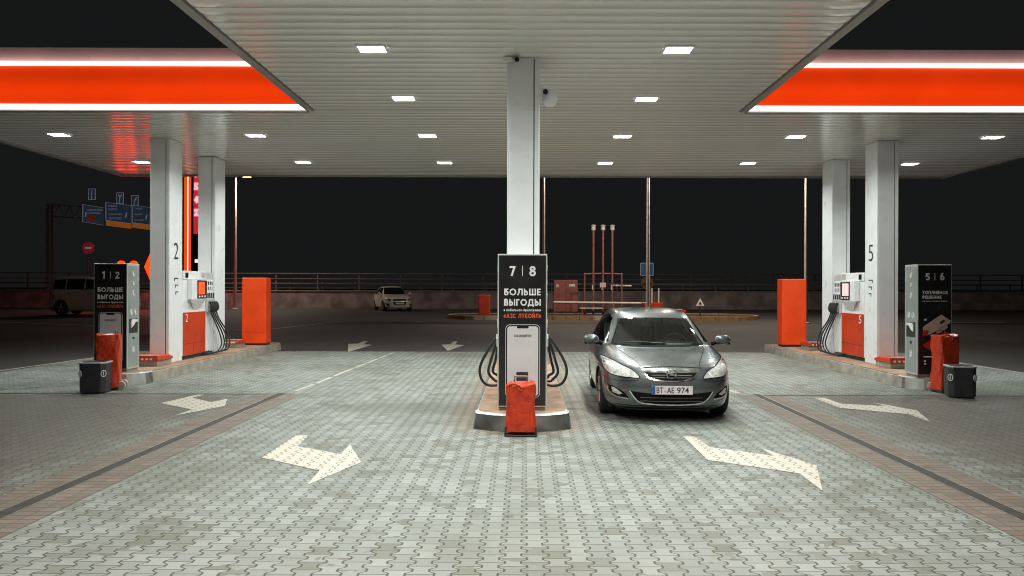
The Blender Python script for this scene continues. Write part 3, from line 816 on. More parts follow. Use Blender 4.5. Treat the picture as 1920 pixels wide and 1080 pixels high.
# ------------------------------------------------------------------ black sign steles
def stele(label, loc, wd, num, side, poster):
    t = thing('sign_stele', label, 'sign stele', loc, 0, 'black sign steles at the island noses')
    h, dp, H = wd / 2, 0.215, 1.98
    MB().box(-h + 0.02, h - 0.02, -dp + 0.03, dp - 0.02, 0, 0.045).build('plinth', M['concrete'], t)
    MB().box(-h, h, -dp, dp, 0.045, H).build('housing', M['framegrey'], t, bevel=0.006)
    MB().box(-h + 0.016, h - 0.016, -dp - 0.003, -dp + 0.005, 0.062, H - 0.018).build('front_panel', M['black'], t)
    y = -dp - 0.004
    a, b = num
    signwriting(a, None, 0.125, (-0.125, y, 1.765), '-y', M['ink'], t)
    signwriting(b, None, 0.125, (0.128, y, 1.765), '-y', M['ink'], t)
    MB().box(-0.004, 0.004, y - 0.001, y + 0.002, 1.70, 1.83).build('divider', M['ink'], t)
    if poster == 'phone':
        signwriting('БОЛЬШЕ', 0.46, 0.085, (0, y, 1.50), '-y', M['ink'], t)
        signwriting('ВЫГОДЫ', 0.465, 0.085, (0, y, 1.368), '-y', M['ink'], t)
        signwriting('в мобильном приложении', 0.47, 0.024, (0, y, 1.268), '-y', M['ink'], t, gap=0.2)
        signwriting('«АЗС ЛУКОЙЛ»', 0.475, 0.056, (0, y, 1.198), '-y', M['inkred'], t)
        MB().slab(rrect(-0.212, 0.224, 0.165, 1.088, 0.055), 'y', y - 0.001, y + 0.002).build('phone_rim', M['ink'], t)
        MB().slab(rrect(-0.206, 0.218, 0.171, 1.082, 0.050), 'y', y - 0.003, y - 0.0005).build('phone_case', M['black'], t)
        MB().slab(rrect(-0.190, 0.202, 0.187, 1.066, 0.040), 'y', y - 0.005, y - 0.0025).build('phone_screen', M['phone'], t)
        MB().slab(rrect(-0.068, 0.080, 1.040, 1.070, 0.012), 'y', y - 0.007, y - 0.0045).build('phone_notch', M['black'], t)
        signwriting('скачайте', 0.22, 0.032, (0.006, y - 0.006, 0.945), '-y', M['inkdark'], t)
        mb = MB()
        for z in (0.44, 0.375, 0.31):
            mb.slab(rrect(-0.075, 0.075, z, z + 0.048, 0.01), 'y', y - 0.007, y - 0.0045)
        mb.build('badges', M['inkdark'], t)
    else:
        signwriting('ТОПЛИВНОЕ', 0.44, 0.056, (-0.215, y, 1.49), '-y', M['ink'], t, align='l')
        signwriting('РЕШЕНИЕ', 0.33, 0.056, (-0.215, y, 1.408), '-y', M['ink'], t, align='l')
        signwriting('для малого и среднего бизнеса', 0.43, 0.018, (-0.215, y, 1.338), '-y', M['ink'], t, align='l', gap=0.2)
        k = 0.00240
        P = lambda q: [((x - 255) * k, (850 - z) * 0.0025) for x, z in q]
        MB().slab(P([(168,500),(178,488),(303,408),(330,425),(372,450),(362,468),(232,540),(200,552),(178,548)]), 'y', y - 0.002, y + 0.001).build('poster_truck', M['poster_beige'], t)
        MB().slab(P([(162,545),(180,512),(212,520),(205,545),(172,558)]), 'y', y - 0.004, y - 0.001).build('poster_truck', M['poster_red'], t)
        MB().slab(P([(288,465),(318,440),(332,452),(300,476)]), 'y', y - 0.004, y - 0.001).build('poster_truck', M['inkdark'], t)
        MB().slab(P([(265,528),(285,508),(340,474),(350,498),(300,532),(275,541)]), 'y', y - 0.002, y + 0.001).build('poster_car', M['poster_beige'], t)
        MB().slab(P([(170,618),(225,585),(265,560),(335,525),(384,560),(378,590),(320,625),(265,655),(215,652),(180,635)]), 'y', y - 0.002, y + 0.001).build('poster_shape', M['poster_red'], t)
        MB().slab(P([(240,580),(275,580),(283,565),(291,580),(330,585),(293,592),(285,606),(277,590)]), 'y', y - 0.004, y - 0.001).build('poster_star', M['poster_beige'], t)
        mb = MB()
        mb.slab(P([(175,697),(275,697),(275,706),(175,706)]), 'y', y - 0.002, y + 0.001)
        mb.slab(P([(178,725),(190,725),(190,737),(178,737)]), 'y', y - 0.002, y + 0.001)
        mb.slab(P([(178,745),(190,745),(190,757),(178,757)]), 'y', y - 0.002, y + 0.001)
        mb.slab(P([(177,440),(195,436),(198,448),(180,451)]), 'y', y - 0.002, y + 0.001)
        mb.build('poster_marks', M['ink'], t)
    for s in ((side,) if side else (-1, 1)):
        X = s * h
        e = lambda a, b: (min(X + s*a, X + s*b), max(X + s*a, X + s*b))
        pn = MB()
        pn.box(*e(-0.004, 0.003), -dp + 0.03, dp - 0.03, 0.08, 0.70)
        pn.box(*e(-0.004, 0.003), -dp + 0.03, dp - 0.03, 0.965, H - 0.04)
        pn.box(*e(-0.004, 0.003), -dp + 0.03, -dp + 0.06, 0.70, 0.965)
        pn.box(*e(-0.004, 0.003), dp - 0.06, dp - 0.03, 0.70, 0.965)
        o = pn.build('side_panel', M['panelgrey'], t)
        MB().box(*e(0.0, 0.0015), -dp + 0.06, dp - 0.06, 0.70, 0.965).build('towel_slot', M['seam'], o)
        tw = MB().slab([(-0.10, 0.80), (-0.03, 0.83), (0.06, 0.91), (0.12, 0.90), (0.13, 0.95), (-0.06, 0.955), (-0.10, 0.90)], 'x', *e(0.002, 0.02))
        tw.build('paper_towel', M['ink'], o)
        for (yy, zz, r) in ((0, 1.80, 0.040), (0, 1.62, 0.028), (0, 1.44, 0.040), (-0.075, 1.09, 0.042), (0.075, 1.09, 0.042), (0, 0.40, 0.045)):
            ic = MB()
            ring = [Vector((X + s*0.004, yy + r*math.cos(2*math.pi*k/16), zz + r*1.25*math.sin(2*math.pi*k/16))) for k in range(16)]
            ic.tube(ring, 0.006, 6, closed=True)
            ic.box(*e(0.002, 0.005), yy - r*0.4, yy + r*0.25, zz - r*0.8, zz + r*0.7)
            ic.build('pictogram', M['ink'], o)
        MB().slab(rrect(-0.035, 0.035, 0.585, 0.63, 0.015), 'x', *e(0.002, 0.006)).build('lock', M['inkdark'], o)
    return t
stele('black sign stele numbered 7 and 8 with phone poster, on the middle island', (-0.03, 9.66, 0.2), 0.625, ('7', '8'), 0, 'phone')
stele('black sign stele numbered 1 and 2 with phone poster and grey side', (-7.55, 13.82, 0.2), 0.61, ('1', '2'), 1, 'phone')
stele('black sign stele numbered 5 and 6 with truck poster', (7.14, 13.22, 0.2), 0.60, ('5', '6'), -1, 'truck')

# ------------------------------------------------------------------ fuel dispensers
def dispenser(label, loc, faces, number, screen, L=1.56):
    t = thing('fuel_dispenser', label, 'fuel dispenser', loc, 0, 'fuel dispensers on the islands')
    T = 0.2; a, b = -L/2, L/2
    MB().box(-T + 0.02, T - 0.02, a + 0.02, b - 0.02, 0, 0.08).build('plinth', M['seam'], t)
    MB().box(-T + 0.004, T - 0.004, a, b, 0.08, 1.72).build('cabinet', M['white'], t, bevel=0.01)
    MB().box(-T - 0.012, T + 0.012, a - 0.0, b - 0.42, 1.72, 1.90).build('header', M['white'], t, bevel=0.008)
    MB().box(-T + 0.03, T - 0.03, b - 0.419, b, 1.721, 1.88).build('hose_head', M['framegrey'], t, bevel=0.006)
    for f in faces:
        e = lambda p, q: (min(f*(T+p), f*(T+q)), max(f*(T+p), f*(T+q)))
        face = '+x' if f > 0 else '-x'
        rp = MB().box(*e(-0.01, 0.012), a + 0.02, b - 0.44, 0.09, 1.01)
        o = rp.build('lower_panel', M['red'], t, bevel=0.012)
        g = MB()
        g.box(*e(0.011, 0.014), a + 0.03, b - 0.45, 0.33, 0.338)
        g.box(*e(0.011, 0.014), a + 0.50, a + 0.506, 0.10, 0.33)
        g.build('panel_joint', M['seam'], o)
        yn = a + 0.16
        lettering(number, 0.13, 0.17, (f*(T + 0.016), yn, 0.89), face, M['ink'], o, 'number')
        # screen unit: a box that tapers into the cabinet below
        y0, y1 = a + 0.22, a + 0.98
        su = MB()
        su.box(*e(0.0, 0.10), y0, y1, 1.28, 1.71)
        vs = [(f*T, y0 + 0.1, 1.28), (f*(T+0.10), y0, 1.28), (f*(T+0.10), y1, 1.28), (f*T, y1 - 0.1, 1.28), (f*(T+0.002), (y0+y1)/2 - 0.08, 1.06), (f*(T+0.002), (y0+y1)/2 + 0.08, 1.06)]
        su.add(vs, [(0,1,4), (1,2,5,4), (2,3,5), (0,4,5,3), (0,3,2,1)])
        s_o = su.build('screen_unit', M['white'], t, bevel=0.006)
        MB().box(*e(0.10, 0.106), y0 + 0.26, y1 - 0.02, 1.30, 1.70).build('bezel', M['black'], s_o)
        MB().box(*e(0.106, 0.109), y0 + 0.31, y1 - 0.12, 1.39, 1.67).build('display', M[screen], s_o)
        bt = MB()
        for k in range(3):
            bt.box(*e(0.106, 0.112), y0 + 0.32 + k*0.14, y0 + 0.39 + k*0.14, 1.325, 1.365)
        bt.build('buttons', M['ink'], s_o)
        hd = MB()
        hd.box(*e(0.012, 0.016), a + 0.10, a + 0.24, 1.75, 1.86)
        hd.build('header_window', M['black'], t)
        hs = MB()
        hs.box(*e(0.012, 0.016), b - 0.66, b - 0.46, 1.76, 1.88)
        hs.build('sticker', M['poster_beige'], t)
        # four nozzles with their hoses
        MB().box(*e(-0.002, 0.05), b - 0.415, b - 0.01, 0.98, 1.30).build('nozzle_boot', M['framegrey'], t, bevel=0.01)
        lab = MB()
        for k in range(4):
            yk = b - 0.365 + k * 0.10
            lab.box(*e(-0.004, 0.001), yk - 0.025, yk + 0.025, 1.60, 1.68)
            lab.box(*e(-0.004, 0.001), yk - 0.015, yk + 0.015, 1.48, 1.56)
        lab.build('fuel_labels', M['inkdark'], t)
        for k in range(4):
            yk = b - 0.365 + k * 0.10
            nz = MB()
            nz.tube([(f*(T+0.03), yk, 1.42), (f*(T+0.035), yk, 1.20)], 0.016, 8)
            nz.tube(smooth_path([(f*(T+0.05), yk, 1.22), (f*(T+0.10), yk + 0.02, 1.18), (f*(T+0.12), yk + 0.02, 1.08), (f*(T+0.09), yk + 0.01, 0.99)]), [0.02] * 4 + [0.034] * 17 + [0.022] * 4, 8)
            nz.tube(smooth_path([(f*(T+0.06), yk, 1.10), (f*(T+0.04), yk, 1.04), (f*(T+0.09), yk, 0.98)], 5), 0.010, 6)
            nz.build('nozzle', M['rubber'], t, smooth=True)
            q = k * 0.035
            path = smooth_path([(f*(T+0.09), yk + 0.01, 0.99), (f*(T+0.13), yk + 0.10, 0.80), (f*(T+0.17 + q*0.6), yk + 0.30, 0.50), (f*(T+0.19 + q), yk + 0.38 - q, 0.24),
                                (f*(T+0.15 + q), yk + 0.20, 0.06 + 0.01*k), (f*(T+0.06), yk - 0.12, 0.05), (f*(T-0.02), yk - 0.2, 0.10)], 10)
            MB().tube(path, 0.017, 8).build('hose', M['rubber'], t, smooth='all')
    return t
dispenser('white and red fuel dispenser numbered 2 with an orange screen', (-7.45, 16.60, 0.2), (1,), '2', 'screen')
dispenser('white and red fuel dispenser numbered 5 with a pale screen', (7.43, 16.68, 0.2), (-1,), '5', 'screenwhite')

# dispenser behind the middle sign: only its hanging hose loops show at either side
t = thing('fuel_dispenser', 'fuel dispenser hidden behind the middle sign, black hose loops showing', 'fuel dispenser', (-0.02, 11.35, 0.2), 0, 'fuel dispensers on the islands')
MB().box(-0.2, 0.2, -0.8, 0.8, 0.08, 1.72).build('cabinet', M['white'], t, bevel=0.01)
MB().box(-0.18, 0.18, -0.78, 0.78, 0, 0.08).build('plinth', M['seam'], t)
for f in (-1, 1):
    MB().box(*sorted((f*0.19, f*0.212)), -0.45, 0.75, 0.09, 1.0).build('lower_panel', M['red'], t, bevel=0.01)
    for k, (ox, zb) in enumerate(((0.62, 0.19), (0.50, 0.24), (0.44, 0.28))):
        yk = -0.70 + 0.1 * k
        nz = MB().tube(smooth_path([(f*0.22, yk, 1.22), (f*0.29, yk, 1.16), (f*0.31, yk, 1.02), (f*0.28, yk, 0.92)]), 0.026, 8)
        nz.build('nozzle', M['rubber'], t, smooth=True)
        path = smooth_path([(f*0.28, yk, 0.95), (f*(0.30 + (ox-0.30)*0.35), yk, 0.80), (f*(ox - 0.04), yk, 0.52), (f*ox, yk, 0.34), (f*(ox - 0.07), yk, zb), (f*(0.30 + (ox-0.30)*0.3), yk, zb - 0.03), (f*0.18, yk, zb + 0.05)], 8)
        MB().tube(path, 0.019, 8).build('hose', M['rubber'], t, smooth='all')

# ------------------------------------------------------------------ red steles, kerb blocks, covered extinguishers, bins
def red_stele(label, loc):
    t = thing('red_stele', label, 'red stele', loc, 0, 'plain red steles at the island tails')
    MB().box(-0.30, 0.30, -0.17, 0.17, 0, 0.05).build('plinth', M['seam'], t)
    MB().box(-0.325, 0.325, -0.2, 0.2, 0.05, 1.81).build('housing', M['redbright'], t, bevel=0.025)
    MB().box(-0.27, 0.27, -0.204, -0.199, 0.35, 0.354).build('panel_joint', M['red'], t)
red_stele('plain bright red stele at the far end of the left island', (-7.22, 20.1, 0.2))
red_stele('plain bright red stele at the far end of the right island', (7.15, 20.0, 0.2))

def kerb_block(label, loc, wd, dp):
    t = thing('kerb_block', label, 'low block', loc, 0, 'low red topped blocks on the islands')
    h = wd / 2
    MB().box(-h, h, 0, dp, 0, 0.11).build('concrete_base', M['concrete'], t, bevel=0.01)
    MB().slab([(-0.02, 0.11), (dp + 0.02, 0.11), (dp + 0.02, 0.15), (dp * 0.75, 0.20), (-0.0, 0.20), (-0.02, 0.17)], 'x', -h - 0.02, h + 0.02).build('red_lid', M['red'], t, bevel=0.008)
    mb = MB()
    rr = random.Random(4)
    for k in range(5):
        x = -h + 0.05 + k * (wd - 0.1) / 5
        mb.box(x, x + 0.045, -0.024, -0.018, 0.125, 0.16)
    mb.build('reflector', M['ink'], t)
    MB().box(-h - 0.02, h + 0.02, -0.02, 0.02, 0.203, 0.215).build('pale_edge', M['binlid'], t)
kerb_block('low concrete block with red top at the foot of column 2', (-7.42, 14.55, 0.2), 0.52, 0.6)
kerb_block('low concrete block with red top at the foot of column 5', (7.38, 14.5, 0.2), 0.55, 0.62)
kerb_block('low red topped block between the left dispenser and red stele', (-7.5, 19.0, 0.2), 0.40, 0.5)
kerb_block('low red topped block between the right dispenser and red stele', (7.45, 18.7, 0.2), 0.62, 0.6)

def trolley(label, loc, rz, H, W, D, wheels=True):
    """wheeled extinguisher under a crumpled red cover"""
    t = thing('covered_trolley', label, 'covered trolley', loc, rz, 'wheeled extinguishers under red covers')
    rr = random.Random(int(H * 1000) + int(abs(loc[0]) * 10))
    rows = []
    n, m = 18, 40
    for i in range(n + 1):
        f = i / n
        z = 0.05 + (H - 0.05) * f
        row = []
        flare = 1.0 + 0.04 * math.sin(f * 7 + 1) - 0.05 * max(0, f - 0.85) / 0.15
        for k in range(m + 1):
            a = 2 * math.pi * (k % m) / m
            c, s = math.cos(a), math.sin(a)
            ex = 0.30
            x = W/2 * flare * math.copysign(abs(c) ** ex, c)
            y = D/2 * flare * math.copysign(abs(s) ** ex, s)
            cr = 0.006 * math.sin(5 * a + 9 * f) + 0.004 * math.sin(9 * a - 14 * f + 2)
            x *= 1 + cr / (W/2); y *= 1 + cr / (D/2)
            zz = z + (0.012 * math.sin(4 * a) + 0.02 * (c > 0.5) if i == n else 0.0)
            row.append((x, y, zz))
        rows.append(row)
    mb = MB(); mb.grid(rows)
    top = [(x * 0.72, y * 0.6, z + 0.012 + 0.01 * math.sin(k)) for k, (x, y, z) in enumerate(rows[-1])]
    mb.grid([rows[-1], top])
    mb.add(top[:-1], [tuple(range(m))])
    cv = mb.build('cover', M['cloth'], t, smooth='all')
    fl = MB()        # folded flap and knot at the top
    fl.tube(smooth_path([(-W*0.48, -D*0.35, H - 0.01), (-W*0.2, -D*0.52, H + 0.025), (W*0.1, -D*0.50, H - 0.02), (W*0.47, -D*0.4, H + 0.02)]), 0.016, 7)
    fl.tube(smooth_path([(-W*0.1, -D*0.52, H), (W*0.0, -D*0.56, H - 0.06), (W*0.06, -D*0.54, H - 0.01)]), 0.012, 6)
    fl.build('cover_fold', M['cloth'], cv, smooth='all')
    hb = MB()
    hb.tube(smooth_path([(-0.075, D*0.30, H*0.9), (-0.075, D*0.32, H + 0.07), (-0.06, D*0.32, H + 0.09), (0.06, D*0.32, H + 0.09), (0.075, D*0.32, H + 0.07), (0.075, D*0.30, H*0.9)], 5), 0.009, 8)
    hb.build('handle', M['steel'], t, smooth='all')
    b = MB()
    b.tube([(-W/2 - 0.01, -D/2 - 0.02, 0.012), (W/2 + 0.01, -D/2 - 0.02, 0.012)], 0.012, 8)
    for s in (-1, 1):
        b.tube([(s*(W/2 + 0.01), -D/2 - 0.02, 0.012), (s*(W/2 + 0.005), -D/2, 0.11)], 0.011, 8)
        b.tube([(s*(W/2 + 0.01), -D/2 - 0.02, 0.012), (s*(W/2 + 0.01), D/2, 0.05)], 0.011, 8)
    b.build('stand', M['rubber'], t)
    if wheels:
        for s in (-1, 1):
            wx = s * (W/2 - 0.045)
            wl = MB().lathe([(0.035, -0.022), (0.068, -0.024), (0.078, -0.015), (0.078, 0.015), (0.068, 0.024), (0.035, 0.022)], (wx, D/2 + 0.02, 0.078), 'x', 24)
            o = wl.build('wheel', M['binlid'], t, smooth=True)
            MB().lathe([(0.0, -0.028), (0.06, -0.027), (0.062, 0.0), (0.06, 0.027), (0.0, 0.028)], (wx, D/2 + 0.02, 0.078), 'x', 24).build('hub', M['tan'], o, smooth=True)
    return t
trolley('red plastic covered trolley standing before the middle sign', (-0.045, 8.93, 0), 0, 0.595, 0.345, 0.26)
trolley('red covered trolley behind the dark bin beside sign 1 and 2', (-7.08, 12.72, 0), R(-72), 0.92, 0.30, 0.36)
trolley('red covered trolley behind the dark bin beside sign 5 and 6', (7.15, 12.70, 0), R(12), 0.95, 0.36, 0.28)

def bin_(label, loc, rz):
    t = thing('waste_bin', label, 'waste bin', loc, rz, 'dark waste bins')
    a, c = 0.205, 0.065
    def octo(g):
        q = a + g
        return [(-q + c, -q*0.85), (q - c, -q*0.85), (q, -q*0.85 + c), (q, q*0.8), (-q, q*0.8), (-q, -q*0.85 + c)]
    MB().prism(octo(-0.005), 0.02, 0.49, octo(0.0)).build('body', M['bin'], t, bevel=0.01)
    MB().prism(octo(-0.03), 0.0, 0.02).build('base', M['rubber'], t)
    MB().prism(octo(0.006), 0.491, 0.513).build('lid_rim', M['binlid'], t, bevel=0.004)
    MB().prism(octo(-0.03), 0.514, 0.522).build('lid', M['bin'], t)
    for s in (-1, 1):
        em = MB()
        cx, cy = s*(a - c/2 + 0.002), -a*0.85 + c/2 - 0.002
        u = Vector((s*-0.707*-1, 0.707, 0)).normalized()   # along the cut corner
        n = Vector((s*0.707, -0.707, 0)) * 0.004
        ring = [Vector((cx, cy, 0.33)) + n + Vector((u.x, u.y, 0)) * 0.040*math.cos(2*math.pi*k/18) + Vector((0, 0, 0.052*math.sin(2*math.pi*k/18))) for k in range(18)]
        em.tube(ring, 0.006, 6, closed=True)
        em.tube([Vector((cx, cy, 0.36)) + n, Vector((cx, cy, 0.30)) + n], 0.008, 6)
        em.build('emblem', M['ink'], t)
    return t
bin_('dark low waste bin with pale rim in front of the left red trolley', (-7.10, 12.35, 0), R(10))
bin_('dark low waste bin with pale rim in front of the right red trolley', (7.06, 12.10, 0), R(-16))

# ------------------------------------------------------------------ cameras on the middle column
t = thing('security_camera', 'small bullet security camera with junction box high on the middle column', 'security camera', (-0.13, 9.86, 4.77), 0, 'security cameras')
MB().box(-0.16, -0.045, -0.10, -0.03, -0.05, 0.005).build('junction_box', M['white'], t, bevel=0.006)
MB().tube([(-0.05, -0.06, -0.02), (0.0, -0.06, -0.02)], 0.012, 8).build('bracket', M['white'], t)
q = MB().tube([(0.0, 0.02, 0.0), (0.02, -0.16, -0.05)], [0.036, 0.036], 16)
q.build('barrel', M['framegrey'], t, smooth=True)
MB().tube([(0.02, -0.162, -0.0505), (0.0205, -0.168, -0.052)], 0.03, 16).build('lens', M['black'], t, smooth=True)
t = thing('security_camera', 'white dome security camera on the right side of the middle column', 'security camera', (0.30, 10.15, 4.33), 0, 'security cameras')
MB().box(-0.115, -0.06, -0.06, 0.06, 0.02, 0.14).build('bracket', M['white'], t, bevel=0.01)
MB().tube([(-0.06, 0, 0.09), (0.03, 0, 0.10)], 0.03, 10).build('arm', M['white'], t, smooth=True)
pr = [(0.0, -0.12), (0.05, -0.11), (0.085, -0.08), (0.10, -0.03), (0.10, 0.05), (0.08, 0.09), (0.0, 0.10)]
MB().lathe(pr, (0.03, 0, 0), 'z', 24).build('dome', M['white'], t, smooth=True)
MB().tube([(-0.03, -0.10, 0.06), (-0.03, -0.125, 0.058)], 0.035, 14).build('lens', M['black'], t, smooth=True)

# ------------------------------------------------------------------ vehicles
def interp(keys, z):
    """smooth interpolation of (z, a, b, c) keys"""
    n = len(keys)
    i = 0
    while i < n - 2 and keys[i+1][0] < z: i += 1
    z0, z1 = keys[i][0], keys[i+1][0]
    u = min(1, max(0, (z - z0) / (z1 - z0)))
    out = []
    for c in (1, 2, 3):
        p0, p1 = keys[i][c], keys[i+1][c]
        def slope(k):
            if k <= 0: return (keys[1][c] - keys[0][c]) / (keys[1][0] - keys[0][0])
            if k >= n - 1: return (keys[-1][c] - keys[-2][c]) / (keys[-1][0] - keys[-2][0])
            a = (keys[k][c] - keys[k-1][c]) / (keys[k][0] - keys[k-1][0]); b = (keys[k+1][c] - keys[k][c]) / (keys[k+1][0] - keys[k][0])
            return 0 if a * b <= 0 else 2 * a * b / (a + b)
        m0, m1 = slope(i) * (z1 - z0), slope(i+1) * (z1 - z0)
        out.append((2*u**3 - 3*u*u + 1)*p0 + (u**3 - 2*u*u + u)*m0 + (-2*u**3 + 3*u*u)*p1 + (u**3 - u*u)*m1)
    return out

def outline_pts(yf, yr, wd, nf, nr, m):
    ym = (yf + yr) / 2; a = (yr - yf) / 2
    dense = []
    N = 500
    for k in range(N + 1):                         # half outline from front centre to rear centre
        th = math.pi * k / N
        c, s = math.cos(th), math.sin(th)
        e = nf if c > 0 else nr
        y = ym - a * math.copysign(abs(c) ** (2 / e), c)
        x = wd * abs(s) ** (2 / e)
        dense.append((x, y))
    ln = [0]
    for p, q in zip(dense[:-1], dense[1:]):
        ln.append(ln[-1] + math.hypot(q[0]-p[0], q[1]-p[1]))
    out = []; j = 0
    for k in range(m + 1):
        s = ln[-1] * k / m
        while j < N - 1 and ln[j+1] < s: j += 1
        u = (s - ln[j]) / max(1e-9, ln[j+1] - ln[j])
        out.append((dense[j][0] + (dense[j+1][0]-dense[j][0])*u, dense[j][1] + (dense[j+1][1]-dense[j][1])*u))
    return out

class Car:
    def __init__(s, label, cat, loc, rz, keys, paint, fa, ra, wr, track, nf=4.4, nr=5.0, rows=90, half=110, ridge=True, name='car', glass='glassdark'):
        s.t = thing(name, label, cat, loc, rz)
        s.paint = paint
        zs = []
        z0, z1 = keys[0][0], keys[-1][0]
        for k in range(rows + 1):
            u = k / rows
            zs.append(z0 + (z1 - z0) * (1 - (1 - u) ** 1.35))
        grid = []
        for z in zs:
            yf, yr, wd = interp(keys, z)
            half_pts = outline_pts(yf, yr, wd, nf, nr, half)
            full = [(x, y) for x, y in half_pts] + [(-x, y) for x, y in half_pts[-2:0:-1]]
            grid.append([(x, y, z) for x, y in full])
        n = len(grid[0])
        vs = [p for r in grid for p in r]
        fs = []
        for i in range(len(grid) - 1):
            for k in range(n):
                l = (k + 1) % n
                f = (i*n + k, i*n + l, (i+1)*n + l, (i+1)*n + k)
                cx = sum(vs[j][0] for j in f) / 4; cy = sum(vs[j][1] for j in f) / 4; cz = sum(vs[j][2] for j in f) / 4
                if abs(cx) > 0.5 and any((cy - ay) ** 2 + (cz - wr) ** 2 < (wr + 0.045) ** 2 for ay in (fa, ra)):
                    continue
                fs.append(f)
        fs.append(tuple((len(grid)-1)*n + k for k in range(n)))
        full_f = [(i*n + k, i*n + (k+1) % n, (i+1)*n + (k+1) % n, (i+1)*n + k) for i in range(len(grid)-1) for k in range(n)] + [fs[-1]]
        s.bvh = BVHTree.FromPolygons(vs, full_f)
        mb = MB(); mb.v = vs; mb.f = fs
        s.body = mb.build('body', paint, s.t, smooth='all')
        # floor pan and dark arch linings
        MB().box(-track + 0.02, track - 0.02, keys[0][1] + 0.35, keys[0][2] - 0.3, keys[0][0] - 0.01, 0.55).build('underbody', M['seam'], s.t)
        for ay in (fa, ra):
            for sd in (-1, 1):
                x = sd * (track - 0.02)
                ty = MB().lathe([(wr*0.62, -0.10), (wr*0.90, -0.105), (wr*0.98, -0.085), (wr, -0.05), (wr, 0.05), (wr*0.98, 0.085), (wr*0.90, 0.105), (wr*0.62, 0.10)], (x, ay, wr), 'x', 36)
                o = ty.build('wheel', M['tyre'], s.t, smooth=True)
                rm = MB()
                rm.lathe([(wr*0.30, 0.05*sd), (wr*0.64, 0.06*sd), (wr*0.66, 0.10*sd), (wr*0.62, 0.095*sd), (wr*0.60, 0.075*sd), (wr*0.20, 0.07*sd)], (x, ay, wr), 'x', 30)
                for k in range(5):
                    a = 2 * math.pi * k / 5 + 0.3
                    rm.tube([(x + sd*0.085, ay + wr*0.1*math.cos(a), wr + wr*0.1*math.sin(a)), (x + sd*0.095, ay + wr*0.62*math.cos(a), wr + wr*0.62*math.sin(a))], [0.035, 0.028], 8)
                rm.build('rim', M['alloy'], o, smooth=True)
                arc = []
                for k in range(19):
                    a = math.pi * k / 18 * 1.1 - 0.157
                    yy, zz = ay + (wr + 0.05) * math.cos(a), wr + (wr + 0.05) * math.sin(a)
                    h = s.hit('side', yy, zz, sd)
                    if h is not None: arc.append(h + Vector((-sd*0.004, 0, 0)))
                if len(arc) > 3:
                    MB().tube(arc, 0.016, 6).build('wheel_arch', paint, s.t, smooth='all')
    def hit(s, way, a, b, sd=1):
        o, d = {'front': (Vector((a, -5, b)), Vector((0, 1, 0))), 'rear': (Vector((a, 15, b)), Vector((0, -1, 0))),
                'side': (Vector((sd*5, a, b)), Vector((-sd, 0, 0))), 'top': (Vector((a, b, 6)), Vector((0, 0, -1)))}[way]
        h = s.bvh.ray_cast(o, d)
        return h[0]
    def patch(s, way, poly, mt, name, parent=None, off=0.004, step=0.04, sd=1, thick=0.0):
        """a panel with the outline poly, laid on the body skin"""
        pts = []
        n = len(poly)
        for i in range(n):
            a, b = Vector(poly[i]), Vector(poly[(i+1) % n])
            k = max(1, int((b - a).length / step))
            for j in range(k): pts.append(a + (b - a) * j / k)
        nb = len(pts)
        x0, x1 = min(p.x for p in pts), max(p.x for p in pts); y0, y1 = min(p.y for p in pts), max(p.y for p in pts)
        nx, ny = max(1, int((x1-x0)/step)), max(1, int((y1-y0)/step))
        inner = [Vector((x0 + (x1-x0)*(i+.5)/nx, y0 + (y1-y0)*(j+.5)/ny)) for i in range(nx) for j in range(ny)]
        out = delaunay_2d_cdt(pts + inner, [(i, (i+1) % nb) for i in range(nb)], [], 1, 1e-5)
        dirn = {'front': Vector((0, -1, 0)), 'rear': Vector((0, 1, 0)), 'side': Vector((sd, 0, 0)), 'top': Vector((0, 0, 1))}[way]
        vs = []; bad = set()
        for i, v in enumerate(out[0]):
            h = s.hit(way, v.x, v.y, sd)
            if h is None:
                bad.add(i); h = Vector((0, 0, 0))
            vs.append(h + dirn * off)
        fs = [f for f in out[2] if not any(i in bad for i in f)]
        use = sorted({i for f in fs for i in f}); ix = {i: k for k, i in enumerate(use)}
        mb = MB(); mb.v = [tuple(vs[i]) for i in use]; mb.f = [tuple(ix[i] for i in f) for f in fs]
        o = mb.build(name, mt, parent or s.t, smooth='all')
        return o
    def cut(s, way, poly, sd=1):
        """opens the body skin behind a pane"""
        cx = sum(p[0] for p in poly) / len(poly); cy = sum(p[1] for p in poly) / len(poly)
        P = [(cx + (x - cx) * 0.975, cy + (y - cy) * 0.96) for x, y in poly]
        def inside(x, y):
            r = False
            for (x0, y0), (x1, y1) in zip(P, P[1:] + P[:1]):
                if (y0 > y) != (y1 > y) and x < (x1 - x0) * (y - y0) / (y1 - y0) + x0: r = not r
            return r
        bm = bmesh.new(); bm.from_mesh(s.body.data)
        kill = []
        for f in bm.faces:
            c = f.calc_center_median()
            if way == 'front': ok = c.y < 2.7 and f.normal.y < -0.05 and inside(c.x, c.z)
            elif way == 'rear': ok = c.y > 3.0 and f.normal.y > 0.05 and inside(c.x, c.z)
            else: ok = c.x * sd > 0.3 and inside(c.y, c.z)
            if ok: kill.append(f)
        bmesh.ops.delete(bm, geom=kill, context='FACES')
        bm.to_mesh(s.body.data); bm.free()
    def ribbon(s, way, pts, wd, mt, name, parent=None, off=0.005, sd=1):
        P = [Vector(p) for p in pts]; L, Rr = [], []
        for i, p in enumerate(P):
            d = (P[min(i+1, len(P)-1)] - P[max(i-1, 0)]).normalized(); n = Vector((-d.y, d.x)) * wd / 2
            L.append(p + n); Rr.append(p - n)
        return s.patch(way, L + Rr[::-1], mt, name, parent, off, 0.03, sd)
def mir(poly): return [(-x, z) for x, z in poly][::-1]
